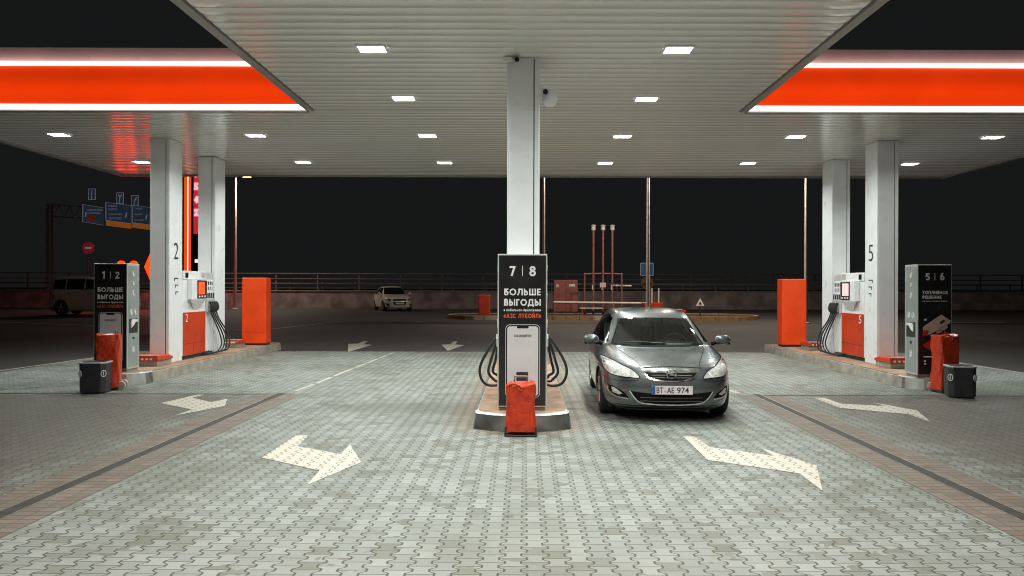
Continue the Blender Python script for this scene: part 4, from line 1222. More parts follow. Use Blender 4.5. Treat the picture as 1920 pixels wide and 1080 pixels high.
def curve2(pts, n=6): return [(v.x, v.y) for v in smooth_path([(p[0], p[1], 0) for p in pts], n)]

# --- the grey hatchback at the middle island
HATCH = [(0.16,.16,4.25,.80),(0.22,.06,4.32,.868),(0.32,.02,4.38,.892),(0.45,.0,4.40,.902),(0.58,.02,4.42,.905),(0.66,.06,4.41,.905),(0.72,.12,4.40,.905),
         (0.775,.26,4.39,.902),(0.83,.48,4.38,.895),(0.89,.78,4.37,.880),(0.94,1.06,4.35,.862),(0.965,1.20,4.34,.852),(1.00,1.28,4.32,.838),(1.10,1.45,4.24,.785),
         (1.20,1.62,4.16,.730),(1.30,1.82,4.06,.672),(1.37,2.0,3.97,.625),(1.42,2.2,3.85,.575),(1.45,2.45,3.6,.50),(1.47,2.75,3.3,.36),(1.476,2.95,3.1,.15)]
def zl(z): return z - 0.045 * min(1.0, max(0.0, (z - 0.72) / 0.25))
HATCH = [(zl(a), b, c, d) for a, b, c, d in HATCH]
def zp(pts): return [(a, zl(b)) for a, b in pts]
car = Car('grey green hatchback parked nose first right of the middle island', 'car', (1.89, 9.58, 0), R(-2.3), HATCH, M['carpaint'], 0.93, 3.615, 0.315, 0.79, name='parked_car')
G = M['glassclear']
wsL = zp([(-0.665, 0.985), (-0.605, 1.11), (-0.55, 1.24), (-0.515, 1.335)])
ws = wsL + zp([(-0.3, 1.348), (0, 1.352), (0.3, 1.348)]) + [(-x, z) for x, z in wsL[::-1]] + zp([(0.4, 0.968), (0, 0.962), (-0.4, 0.968)])
o = car.patch('front', ws, G, 'windscreen', off=0.006)
car.cut('front', ws)
rw = zp([(-0.58, 1.10), (-0.50, 1.33), (0.50, 1.33), (0.58, 1.10)])
car.patch('rear', rw, G, 'rear_window', off=0.006); car.cut('rear', rw)
car.ribbon('front', wsL, 0.022, M['mesh'], 'screen_seal', o, 0.008)
car.ribbon('front', [(-x, z) for x, z in wsL], 0.022, M['mesh'], 'screen_seal', o, 0.008)
car.ribbon('front', zp([(-0.66, 0.985), (-0.4, 0.968), (0, 0.962), (0.4, 0.968), (0.66, 0.985)]), 0.022, M['mesh'], 'screen_seal', o, 0.010)
for x0, x1 in ((-0.10, 0.58), (-0.55, 0.02)):
    pts = [car.hit('front', x0 + (x1-x0)*k/8, 0.945 + 0.012*math.sin(k/8*3)) + Vector((0, -0.02, 0.01)) for k in range(9)]
    MB().tube(pts, 0.009, 6).build('wiper', M['rubber'], car.t)
for sd in (-1, 1):
    sw = zp([(1.50, 1.005), (1.86, 1.20), (2.12, 1.335), (2.45, 1.385), (2.55, 1.39), (2.55, 0.985)])
    car.patch('side', sw, G, 'side_window', off=0.005, sd=sd); car.cut('side', sw, sd)
    sw = zp([(2.60, 0.985), (2.60, 1.392), (3.1, 1.37), (3.42, 1.29), (3.48, 1.03), (3.40, 1.0)])
    car.patch('side', sw, G, 'side_window', off=0.005, sd=sd); car.cut('side', sw, sd)
    car.patch('side', zp([(3.53, 1.04), (3.48, 1.27), (3.72, 1.17), (3.86, 1.06)]), G, 'side_window', off=0.005, sd=sd)
    dr = MB()
    for line_ in ([(1.38, 0.30), (1.36, 0.60), (1.40, 0.95)], [(2.57, 0.28), (2.58, 0.6), (2.57, 0.97)], [(3.30, 0.62), (3.42, 0.80), (3.44, 1.0)], [(1.38, 0.27), (2.57, 0.27), (3.2, 0.29)]):
        car.ribbon('side', line_, 0.010, M['mesh'], 'door_gap', off=0.003, sd=sd)
    for yy in (2.32, 3.22):
        h = car.hit('side', yy, 0.86, sd)
        MB().box(h.x - 0.012, h.x + 0.012, yy - 0.10, yy + 0.10, 0.845, 0.875).build('door_handle', M['carpaint'], car.t, bevel=0.008)
    # door mirror: rounded shell on a short foot
    cx = sd * 0.965
    mb = MB()
    rows = []
    for i in range(9):
        f = i / 8; ph = math.pi * f
        r = math.sin(ph) ** 0.55 if 0 < f < 1 else 0.02
        rows.append([(cx + 0.118 * math.copysign(abs(math.cos(a)) ** 0.75, math.cos(a)) * r, 1.44 - 0.075 * math.cos(ph), 0.995 + (0.072 * math.copysign(abs(math.sin(a)) ** 0.8, math.sin(a)) + 0.0) * r) for a in [2*math.pi*k/20 for k in range(21)]])
    mb.grid(rows)
    mo = mb.build('mirror', M['carpaint'], car.t, smooth='all')
    MB().tube([(sd*0.80, 1.47, 0.93), (sd*0.88, 1.46, 0.96)], [0.03, 0.025], 8).build('mirror_foot', M['mesh'], mo, smooth=True)
    MB().tube([(cx - 0.10, 1.40, 0.945), (cx + 0.10, 1.40, 0.945)], 0.014, 8).build('mirror_edge', M['mesh'], mo, smooth=True)
    HL = curve2([(-0.855, 0.812), (-0.80, 0.808), (-0.70, 0.782), (-0.60, 0.742), (-0.48, 0.690), (-0.405, 0.600), (-0.52, 0.600), (-0.65, 0.606), (-0.76, 0.622), (-0.84, 0.680), (-0.855, 0.812)], 4)[:-1]
    HL = [(x, z - 0.005) for x, z in HL]
    hl = HL if sd < 0 else mir(HL)
    big = [((x + 0.63*-sd*-1)*1.0, z) for x, z in hl]
    o = car.patch('front', hl, M['lens'], 'headlight', off=0.007, step=0.03)
    for a_, b_ in ((0, len(hl)//2 + 1), (len(hl)//2, len(hl))):
        car.ribbon('front', hl[a_:b_], 0.011, M['mesh'], 'lamp_rim', o, 0.009)
    for (lx, lz, lr) in ((-0.73, 0.70, 0.052), (-0.59, 0.665, 0.042)):
        ring = [(-sd*lx*-1 + lr*math.cos(2*math.pi*k/16), lz + lr*math.sin(2*math.pi*k/16)) for k in range(16)]
        ring = [((sd*-lx) + lr*math.cos(2*math.pi*k/16), lz + lr*math.sin(2*math.pi*k/16)) for k in range(16)]
        car.patch('front', ring, M['bowl'], 'lamp_bowl', o, 0.010, 0.02)
    FG = [(-0.79, 0.475), (-0.74, 0.47), (-0.60, 0.40), (-0.545, 0.335), (-0.60, 0.33), (-0.70, 0.35), (-0.77, 0.39)]
    fg = FG if sd < 0 else mir(FG)
    o = car.patch('front', fg, M['mesh'], 'fog_recess', off=0.004, step=0.03)
    FL = [(-0.755, 0.45), (-0.72, 0.45), (-0.62, 0.385), (-0.66, 0.362), (-0.74, 0.385)]
    car.patch('front', FL if sd < 0 else mir(FL), M['lens'], 'fog_lamp', o, 0.008, 0.02)
    FC = curve2([(-0.80, 0.46), (-0.785, 0.385), (-0.70, 0.335), (-0.55, 0.32)])
    car.ribbon('front', FC if sd < 0 else [(-x, z) for x, z in FC], 0.016, M['chrome'], 'fog_trim', o, 0.010)
    BL = curve2([(-0.36, 0.715), (-0.42, 0.78), (-0.52, 0.84), (-0.60, 0.885), (-0.64, 0.915)])
    car.ribbon('front', BL if sd < 0 else [(-x, z) for x, z in BL], 0.006, M['mesh'], 'bonnet_gap', off=0.003)
    SK = curve2([(-0.86, 0.62), (-0.82, 0.555), (-0.60, 0.55), (-0.42, 0.565)])
    car.ribbon('front', SK if sd < 0 else [(-x, z) for x, z in SK], 0.006, M['mesh'], 'bumper_gap', off=0.003)
car.ribbon('front', [(-0.40, 0.718), (-0.2, 0.728), (0, 0.731), (0.2, 0.728), (0.40, 0.718)], 0.008, M['mesh'], 'bonnet_gap', off=0.004)
gr_out = curve2([(-0.395, 0.708), (-0.30, 0.590), (-0.15, 0.553), (0, 0.545), (0.15, 0.553), (0.30, 0.590), (0.395, 0.708)], 5)
o = car.patch('front', gr_out + [(0.2, 0.716), (0, 0.718), (-0.2, 0.716)], M['chrome'], 'grille', off=0.006, step=0.03)
gi = curve2([(-0.335, 0.668), (-0.27, 0.606), (-0.14, 0.572), (0, 0.564), (0.14, 0.572), (0.27, 0.606), (0.335, 0.668)], 5)
car.patch('front', gi + [(0.15, 0.662), (0, 0.660), (-0.15, 0.662)], M['mesh'], 'grille_mesh', o, 0.010, 0.03)
for z in (0.60, 0.632):
    car.ribbon('front', [(-0.26, z), (0, z), (0.26, z)], 0.006, M['rail'], 'grille_bar', o, 0.012)
# round badge: a ring with a flash across it
hb = car.hit('front', 0, 0.645) + Vector((0, -0.03, 0))
ring = [hb + Vector((0.058*math.cos(2*math.pi*k/28), 0, 0.058*math.sin(2*math.pi*k/28))) for k in range(28)]
bd = MB().tube(ring, 0.010, 8, closed=True)
bd.slab([(hb.x - 0.085, hb.z + 0.012), (hb.x + 0.02, hb.z + 0.014), (hb.x + 0.012, hb.z + 0.002), (hb.x + 0.085, hb.z - 0.012), (hb.x - 0.02, hb.z - 0.014), (hb.x - 0.012, hb.z - 0.002)], 'y', hb.y - 0.01, hb.y + 0.004)
bd.build('badge', M['chrome'], o, smooth=True)
low = curve2([(-0.535, 0.425), (-0.46, 0.325), (-0.36, 0.268), (0, 0.245), (0.36, 0.268), (0.46, 0.325), (0.535, 0.425)], 5)
o = car.patch('front', low + [(0.3, 0.40), (0, 0.395), (-0.3, 0.40)], M['mesh'], 'lower_intake', off=0.005, step=0.04)
car.ribbon('front', low, 0.016, M['chrome'], 'intake_trim', o, 0.010)
for z in (0.30, 0.345):
    car.ribbon('front', [(-0.40, z), (0, z - 0.006), (0.40, z)], 0.008, M['rail'], 'intake_bar', o, 0.009)
car.patch('front', [(-0.72, 0.235), (0.72, 0.235), (0.66, 0.175), (-0.66, 0.175)], M['mesh'], 'front_lip', off=0.004)
hp = car.hit('front', 0, 0.445); py = hp.y - 0.03
pl = MB().box(-0.265, 0.265, py - 0.006, py + 0.02, 0.388, 0.507).build('number_plate', M['inkdark'], car.t, bevel=0.004)
MB().box(-0.26, 0.26, py - 0.009, py - 0.005, 0.393, 0.502).build('plate_face', M['plate'], pl)
MB().box(-0.258, -0.215, py - 0.011, py - 0.008, 0.395, 0.500).build('plate_band', M['euroblue'], pl)
lettering('BT', 0.082, 0.075, (-0.158, py - 0.010, 0.447), '-y', M['inkdark'], pl, 'plate_lettering', 0.006)
lettering('AE', 0.090, 0.075, (-0.022, py - 0.010, 0.447), '-y', M['inkdark'], pl, 'plate_lettering', 0.006)
lettering('974', 0.150, 0.075, (0.135, py - 0.010, 0.447), '-y', M['inkdark'], pl, 'plate_lettering', 0.006)
MB().cyl((-0.092, py - 0.012, 0.435), (-0.092, py - 0.008, 0.435), 0.014).build('plate_seal', M['poster_beige'], pl)

# cabin: floor lining, dashboard, seats, steering wheel, mirror
cb = bpy.data.objects.new('cabin', None); C.objects.link(cb); cb.parent = car.t
MB().box(-0.70, 0.70, 1.25, 3.9, 0.56, 0.60).build('cabin_floor', M['lining'], cb)
MB().slab([(1.16, 0.60), (1.78, 0.60), (1.80, 0.84), (1.62, 0.90), (1.20, 0.895)], 'x', -0.70, 0.70).build('dashboard', M['dash'], cb, bevel=0.02)
MB().slab([(1.60, 0.90), (1.64, 0.94), (1.78, 0.94), (1.80, 0.88)], 'x', 0.16, 0.56).build('instrument_hood', M['dash'], cb, bevel=0.015)
wc = Vector((0.36, 1.92, 0.88))
ring = [wc + Vector((0.185*math.cos(2*math.pi*k/24), 0.06*math.sin(2*math.pi*k/24), 0.175*math.sin(2*math.pi*k/24))) for k in range(24)]
st_ = MB().tube(ring, 0.016, 8, closed=True)
st_.tube([wc + Vector((-0.17, 0, 0)), wc + Vector((0.17, 0, 0))], 0.018, 8)
st_.tube([wc, wc + Vector((0, -0.2, -0.05))], 0.05, 10)
st_.build('steering_wheel', M['rubber'], cb, smooth=True)
for x_, y_ in ((-0.36, 2.35), (0.36, 2.35), (-0.40, 3.25), (0.40, 3.25)):
    se = MB()
    se.box(x_ - 0.25, x_ + 0.25, y_ - 0.48, y_ + 0.05, 0.62, 0.76)
    se.slab([(y_, 0.74), (y_ + 0.12, 0.74), (y_ + 0.30, 1.15), (y_ + 0.20, 1.17)], 'x', x_ - 0.24, x_ + 0.24)
    so_ = se.build('seat', M['seat'], cb, bevel=0.03)
    MB().box(x_ - 0.13, x_ + 0.13, y_ + 0.20, y_ + 0.30, 1.18, 1.33).build('headrest', M['seat'], cb, bevel=0.035)
MB().box(-0.11, 0.11, 1.93, 1.96, 1.235, 1.30).build('rear_view_mirror', M['rubber'], cb, bevel=0.012)
G = M['glassdark']

# --- the white sedan far across the asphalt
SEDAN = [(0.17,.14,4.2,.76),(0.24,.05,4.3,.83),(0.36,.01,4.36,.855),(0.50,.0,4.39,.866),(0.64,.03,4.40,.868),(0.74,.10,4.40,.865),(0.80,.22,4.39,.860),(0.86,.44,4.38,.85),(0.92,.76,4.37,.838),
         (0.97,1.08,4.2,.822),(1.01,1.22,4.0,.805),(1.12,1.42,3.85,.755),(1.24,1.64,3.66,.69),(1.36,1.88,3.42,.62),(1.44,2.1,3.2,.56),(1.48,2.35,2.95,.46),(1.505,2.55,2.75,.2)]
sx = Car('white sedan parked across the dark asphalt before the concrete wall', 'car', (-7.36, 44.0, ground_z(44)), R(22), SEDAN, M['whitepaint'], 0.85, 3.37, 0.31, 0.76, rows=60, half=70, name='parked_sedan')
sx.patch('front', [(-0.66, 1.0), (-0.54, 1.40), (0, 1.42), (0.54, 1.40), (0.66, 1.0), (0, 0.985)], G, 'windscreen', off=0.006)
for sd in (-1, 1):
    sx.patch('side', [(1.55, 1.02), (2.05, 1.37), (2.3, 1.40), (2.42, 1.40), (2.42, 1.0)], G, 'side_window', sd=sd)
    sx.patch('side', [(2.48, 1.0), (2.48, 1.40), (2.9, 1.37), (3.4, 1.08), (3.3, 1.0)], G, 'side_window', sd=sd)
    a = [(-0.83, 0.80), (-0.62, 0.77), (-0.50, 0.70), (-0.55, 0.62), (-0.78, 0.66)]
    sx.patch('front', a if sd < 0 else mir(a), M['lensdark'], 'headlight')
    a = [(-0.80, 0.50), (-0.64, 0.44), (-0.55, 0.35), (-0.78, 0.36)]
    sx.patch('front', a if sd < 0 else mir(a), M['mesh'], 'fog_recess')
    cx = sd * 0.93
    mb = MB().lathe([(0.01, -0.07), (0.06, -0.05), (0.075, 0), (0.06, 0.05), (0.01, 0.07)], (0, 0, 0), 'y', 14)
    mb.v = [(cx + x * 1.5, 1.45 + y, 1.04 + z) for x, y, z in mb.v]
    mb.build('mirror', M['whitepaint'], sx.t, smooth='all')
sx.patch('front', [(-0.36, 0.725), (0.36, 0.725), (0.42, 0.62), (-0.42, 0.62)], M['chrome'], 'grille', off=0.004)
sx.patch('front', [(-0.33, 0.71), (0.33, 0.71), (0.37, 0.64), (-0.37, 0.64)], M['mesh'], 'grille_mesh', off=0.008)
sx.patch('front', [(-0.40, 0.56), (0.40, 0.56), (0.34, 0.36), (-0.34, 0.36)], M['mesh'], 'lower_intake', off=0.005)
MB().box(-0.26, 0.26, -0.03, -0.012, 0.42, 0.52).build('number_plate', M['plate'], sx.t)

# --- the beige van half hidden by the left sign
VAN = [(0.20,.12,3.95,.76),(0.28,.05,4.02,.83),(0.42,.0,4.05,.85),(0.60,.02,4.06,.855),(0.78,.08,4.05,.85),(0.88,.18,4.04,.845),(0.95,.42,4.03,.84),(1.02,.75,4.01,.832),(1.08,.95,4.0,.822),
       (1.20,1.10,3.97,.79),(1.35,1.32,3.93,.745),(1.50,1.55,3.88,.695),(1.58,1.75,3.82,.65),(1.63,2.0,3.70,.57),(1.65,2.4,3.4,.3)]
vx = Car('dim beige van parked behind the left sign, its flank showing', 'van', (-20.0, 38.6, ground_z(38.6)), R(98), VAN, M['vanpaint'], 0.80, 3.35, 0.32, 0.76, rows=50, half=60, nr=7, name='parked_van')
vx.t.scale = (1.12, 0.98, 1.18)
for sd in (-1, 1):
    vx.patch('side', [(1.35, 1.12), (1.75, 1.50), (2.2, 1.55), (2.2, 1.10)], G, 'side_window', sd=sd)
    vx.patch('side', [(2.27, 1.10), (2.27, 1.55), (3.1, 1.54), (3.1, 1.10)], G, 'side_window', sd=sd)
    vx.patch('side', [(3.16, 1.10), (3.16, 1.54), (3.72, 1.49), (3.76, 1.12)], G, 'side_window', sd=sd)
    for yy in (2.0, 3.0):
        h = vx.hit('side', yy, 0.92, sd)
        MB().box(h.x - 0.012, h.x + 0.012, yy - 0.10, yy + 0.10, 0.91, 0.94).build('door_handle', M['chrome'], vx.t)
    a = [(-0.82, 1.0), (-0.70, 1.0), (-0.70, 0.70), (-0.82, 0.70)]
    vx.patch('rear', a if sd < 0 else mir(a), M['red'], 'tail_light', off=0.006)
vx.patch('rear', [(-0.66, 1.12), (-0.58, 1.50), (0.58, 1.50), (0.66, 1.12)], G, 'rear_window', off=0.006)
vx.patch('front', [(-0.68, 1.10), (-0.58, 1.52), (0.58, 1.52), (0.68, 1.10)], G, 'windscreen', off=0.006)

# ------------------------------------------------------------------ beyond the forecourt
# concrete wall and guard rails in front of the raised road
WZ = ground_z(50)
w_o = thing('concrete_wall', 'long stained concrete retaining wall at the back of the site', 'wall', (0, 50, WZ))
MB().box(-75, 75, 0, 0.4, -0.05, 1.15).build('wall_face', M['wall'], w_o)
MB().box(-75, 75, -0.04, 0.44, 1.152, 1.22).build('coping', M['concrete'], w_o)
def rail(label, y, z, h, beams, step, r, x0, x1):
    t = thing('guard_rail', label, 'guard rail', (0, y, z), 0, 'guard rails along the raised road')
    for (zz, hh) in beams:
        MB().box(x0, x1, -0.03, 0.03, zz, zz + hh).build('beam', M['rail'], t)
    n = int((x1 - x0) / step)
    for k in range(n + 1):
        x = x0 + k * step
        MB().box(x - r, x + r, 0.035, 0.035 + 2*r, 0, h).build('post', M['rail'], t)
rail('low steel guard rail standing on the concrete wall', 50.1, WZ + 1.22, 0.55, ((0.12, 0.05), (0.40, 0.10)), 2.2, 0.045, -62, 62)
rail('tall steel guard rail further back with higher posts', 54.0, 0.9, 1.9, ((1.10, 0.05), (1.45, 0.06), (1.82, 0.08)), 3.0, 0.045, -66, 66)
mb = MB(); mb.grid([[(x, y, z) for x in (-120, 120)] for y, z in ((50.3, 1.45), (53, 1.5), (70, 1.5), (120, 1.0))])
tag(mb.build('embankment_road', M['asphalt']), kind='structure')

# kerbed traffic island
t = thing('traffic_island', 'kerbed traffic island with ochre and pale stones behind the middle sign', 'traffic island', (0, 0, 0))
zi = ground_z(36)
def isl(g):
    out = []
    for k in range(13):
        a = R(90 + 180 * k / 12); out.append((-1.9 + (1.9 + g) * math.cos(a), 37.0 + (1.9 + g) * math.sin(a)))
    for k in range(13):
        a = R(-90 + 180 * k / 12); out.append((9.6 + (1.9 + g) * math.cos(a), 37.0 + (1.9 + g) * math.sin(a)))
    return out
MB().prism(isl(-0.15), zi - 0.3, zi + 0.15).build('turf', M['turf'], t)
oo, ii = isl(0), isl(-0.16)
def resample(poly, step):
    out = []
    for p, q in zip(poly, poly[1:] + poly[:1]):
        L = math.hypot(q[0]-p[0], q[1]-p[1]); n = max(1, int(round(L / step)))
        for k in range(n): out.append((p[0] + (q[0]-p[0])*k/n, p[1] + (q[1]-p[1])*k/n))
    return out
so, si = resample(oo, 0.5), resample(ii, 0.5)
m_ = min(len(so), len(si))
rr = random.Random(11)
for k in range(len(oo)):
    p, q, a, b = oo[k], oo[(k+1) % len(oo)], ii[k], ii[(k+1) % len(oo)]
    L = math.hypot(q[0]-p[0], q[1]-p[1]); n = max(1, int(L / 0.62))
    for j in range(n):
        u, v = (j + 0.02) / n, (j + 0.98) / n
        lp = lambda s, e, f: (s[0] + (e[0]-s[0])*f, s[1] + (e[1]-s[1])*f)
        kind = 'palekerb' if rr.random() < 0.35 else 'yellowkerb'
        MB().prism([lp(p, q, u), lp(p, q, v), lp(a, b, v), lp(a, b, u)], zi - 0.3, zi + 0.18).build('kerb_stone', M[kind], t)

# low kerb lines far left and right
line('painted_line', 'pale kerb line far right beyond the red stele', [(14.5, 33), (22, 34)], 0.25, 0.02, 'paint')

# vent pipes, horizontal pipe, red cabinets
zi2 = zi + 0.15
t = thing('vent_pipes', 'three tall red brown vent pipes with pale caps and a hoop frame', 'vent pipes', (0, 38.0, zi2))
X = lambda px, Y: (px - 984) * Y / 1400
for px in (1112.5, 1130.5, 1148):
    x = X(px, 38)
    o = MB().tube([(x, 0, 0), (x, 0, 4.25)], 0.055, 10).build('pipe', M['pipe'], t, smooth=True)
    MB().lathe([(0.06, 0), (0.11, 0.06), (0.10, 0.22), (0.13, 0.26), (0.13, 0.30), (0.02, 0.32)], (x, 0, 4.25), 'z', 12).build('cap', M['pipewhite'], o, smooth=True)
    MB().tube([(x - 0.05, -0.06, 1.25), (x - 0.05, -0.06, 1.5)], 0.03, 8).build('valve', M['pipewhite'], o, smooth=True)
x0, x1 = X(1096.5, 38), X(1166, 38)
MB().tube(smooth_path([(x0, 0.1, 0), (x0, 0.1, 1.9), (x0 + 0.12, 0.1, 2.06), (x1 - 0.12, 0.1, 2.06), (x1, 0.1, 1.9), (x1, 0.1, 0)], 5), 0.045, 8).build('hoop', M['pipe'], t, smooth='all')
xm = X(1130, 38)
MB().box(xm - 0.15, xm + 0.15, -0.09, -0.07, 1.38, 1.62).build('warning_plate', M['poster_beige'], t)
t = thing('pipe_run', 'pale horizontal pipe on low supports before the vent pipes', 'pipe', (0, 37.6, zi2))
MB().tube([(X(1038, 37.6), 0, 0.62), (X(1212, 37.6), 0, 0.58)], 0.06, 10).build('pipe', M['pipewhite'], t, smooth=True)
for px in (1040, 1092, 1150, 1208):
    MB().box(X(px, 37.6) - 0.04, X(px, 37.6) + 0.04, -0.04, 0.04, 0, 0.55).build('support', M['pipe'], t)
for (a, b, z) in ((1086, 1128, 0.33), (1152, 1200, 0.30)):
    MB().tube([(X(a, 37.6), -0.4, z), (X(b, 37.6), -0.4, z)], 0.035, 8).build('lower_pipe', M['pipewhite'], t, smooth=True)
MB().tube([(X(1150, 37.6), 0.8, 1.48), (X(1188, 37.6), 0.8, 1.46)], 0.045, 8).build('branch_pipe', M['pipewhite'], t, smooth=True)
t = thing('equipment_cabinet', 'red brown equipment cabinet with two small pale plates', 'cabinet', (X(1061, 39), 39, zi2))
MB().box(-0.62, 0.62, 0, 0.6, 0.1, 1.75).build('housing', M['pipe'], t, bevel=0.02)
MB().box(-0.52, -0.36, -0.012, -0.002, 1.38, 1.55).build('plate', M['poster_beige'], t)
MB().box(0.16, 0.48, -0.012, -0.002, 1.42, 1.55).build('plate', M['phone'], t)
MB().box(-0.015, 0.015, -0.008, -0.001, 0.15, 1.7).build('door_gap', M['seam'], t)
t = thing('fire_shield', 'low red fire point with pale rim right of the tall pole', 'fire point', (X(1247, 37), 37, zi2))
MB().box(-1.05, 1.05, 0, 0.35, 0.0, 0.26).build('trough', M['red'], t, bevel=0.02)
MB().box(-0.55, 0.85, -0.03, 0.0, 0.27, 0.32).build('pale_edge', M['pipewhite'], t)
MB().prism([(-0.95, 0.05), (-0.2, 0.05), (-0.2, 0.4), (-0.95, 0.4)], 0.27, 0.62, [(-1.1, 0.0), (-0.05, 0.0), (-0.05, 0.45), (-1.1, 0.45)]).build('bucket', M['red'], t, bevel=0.02)
for x in (-0.62, -0.28):
    MB().tube([(x, 0.2, 0.6), (x, 0.2, 1.35)], 0.035, 8).build('prong', M['pipewhite'], t, smooth=True)
tag(MB().prism([(-0.28, 0), (0.28, 0), (0.28, 0.3), (-0.28, 0.3)], 0, 1.0).build('red_pedestal', M['red'], bevel=0.04), 'short red pedestal on the traffic island left of the middle sign', 'pedestal').location = (X(908, 36.0), 36.0, zi2)

# light poles
def light_pole(label, px, Y, H, arm, lit, r=0.11, emis=True):
    t = thing('light_pole', label, 'light pole', (X(px, Y), Y, ground_z(Y)), 0, 'tall light poles behind the canopy')
    MB().tube([(0, 0, 0), (0, 0, H * 0.38), (0, 0, H)], [r, r * 0.82, r * 0.6], 12).build('pole', M['pole'], t, smooth=True)
    MB().lathe([(r * 2.0, 0), (r * 2.0, 0.03), (r * 1.2, 0.05)], (0, 0, 0), 'z', 12).build('base_plate', M['pole'], t)
    a = MB().tube(smooth_path([(0, 0, H - 0.05), (arm * 0.4, 0, H + 0.1), (arm, 0, H + 0.05)], 5), 0.035, 8)
    a.build('arm', M['pole'], t, smooth=True)
    sg = 1 if arm > 0 else -1
    hd = MB().slab([(arm - 0.1*sg, H + 0.02), (arm + 0.55*sg, H + 0.06), (arm + 0.6*sg, H + 0.12), (arm, H + 0.16)], 'y', -0.13, 0.13)
    o = hd.build('lamp_head', M['framegrey'], t, bevel=0.02)
    MB().add([(arm, -0.1, H + 0.012), (arm + 0.5*sg, -0.1, H + 0.042), (arm + 0.5*sg, 0.1, H + 0.042), (arm, 0.1, H + 0.012)], [(0,1,2,3)]).build('lamp_glass', M['lamphead'], o)
    ld = bpy.data.lights.new('street_light', 'AREA'); ld.shape = 'RECTANGLE'; ld.size = 0.5; ld.size_y = 0.2
    ld.energy = lit; ld.color = (1.0, 0.86, 0.74)
    lo = bpy.data.objects.new('street_light', ld); C.objects.link(lo); lo.parent = t
    lo.location = (arm + 0.25*sg, 0, H - 0.01)
    return t
light_pole('slim light pole with its amber lamp lit just under the canopy edge', 441, 48.0, 8.45, 0.5, STREET_W)
light_pole('light pole seen just right of the middle column', 1019, 33.0, 7.9, 0.9, STREET_W * 0.7, 0.085)
light_pole('pale light pole carrying a blue sign behind the grey car', 1215, 33.0, 7.9, 0.9, STREET_W * 0.7, 0.095)
light_pole('amber lit light pole beside the right red stele', 1511, 33.5, 7.6, -0.9, STREET_W * 0.7, 0.085)

# road signs
t = thing('blue_sign', 'small blue square sign fixed behind the pale pole', 'road sign', (X(1213, 33.25), 33.25, ground_z(33)), 0)
MB().slab(rrect(-0.29, 0.29, 2.11, 2.69, 0.04), 'y', 0, 0.02).build('rim', M['signink'], t)
MB().slab(rrect(-0.265, 0.265, 2.135, 2.665, 0.035), 'y', -0.004, 0.001).build('face', M['bluesign'], t)
t = thing('round_sign', 'dull brown round sign seen under the blue sign', 'road sign', (X(1213.5, 33.25), 33.25, ground_z(33)), 0)
MB().lathe([(0.28, 0.0), (0.28, 0.02)], (0, 0, 1.79), 'y', 28).build('face', M['yellowkerb'], t)
MB().box(-0.2, 0.2, -0.006, -0.001, 1.78, 1.81).build('clamp', M['pipe'], t)
t = thing('warning_sign', 'small white triangle warning sign on a post right of the car', 'road sign', (X(1313, 36), 36.0, zi2), 0)
MB().tube([(0, 0.03, 0), (0, 0.03, 0.62)], 0.035, 8).build('post', M['seam'], t, smooth=True)
MB().slab([(-0.2, 0.5), (0.2, 0.5), (0, 0.86)], 'y', 0, 0.015).build('face', M['ink'], t)
MB().slab([(-0.09, 0.56), (0.09, 0.56), (0, 0.72)], 'y', -0.004, -0.001).build('symbol', M['inkdark'], t)
t = thing('no_entry_sign', 'round red no entry sign with pale bar, far left', 'road sign', (X(165, 50), 46.0, ground_z(46)), 0)
t.location.x = X(165, 46)
MB().tube([(0, 0.03, 0), (0, 0.03, 4.2)], 0.035, 8).build('post', M['seam'], t, smooth=True)
zz = 1.75 + 73 * 46 / 1400 - ground_z(46)
MB().lathe([(0.36, 0.0), (0.36, 0.02)], (0, 0, zz), 'y', 28).build('face', M['noentry'], t)
MB().box(-0.20, 0.20, -0.006, -0.001, zz - 0.055, zz + 0.06).build('bar', M['signink'], t)  # pale glow put into the bar, which no lamp lights

# sign gantry over the far road
GY = 75.0
gx = lambda px: (px - 984) * GY / 1400
gz = lambda py: 1.75 + (540 - py) * GY / 1400
t = thing('sign_gantry', 'steel lattice gantry carrying the motorway signs, far left', 'gantry', (0, GY, 0))
for px in (89, 97):
    MB().box(gx(px) - 0.1, gx(px) + 0.1, -0.1, 0.1, 0.8, gz(384)).build('post', M['gantry'], t)
tr = MB()
tr.tube([(gx(100), 0, gz(386)), (gx(300), 0, gz(398))], 0.05, 6)
tr.tube([(gx(100), 0, gz(408)), (gx(300), 0, gz(420))], 0.05, 6)
for k in range(20):
    f0, f1 = k / 20, (k + 1) / 20
    a, b = (f0, f1) if k % 2 else (f1, f0)
    tr.tube([(gx(100 + 200*a), 0, gz(386 + 12*a)), (gx(100 + 200*b), 0, gz(408 + 12*b))], 0.035, 6)
tr.build('truss', M['gantry'], t)
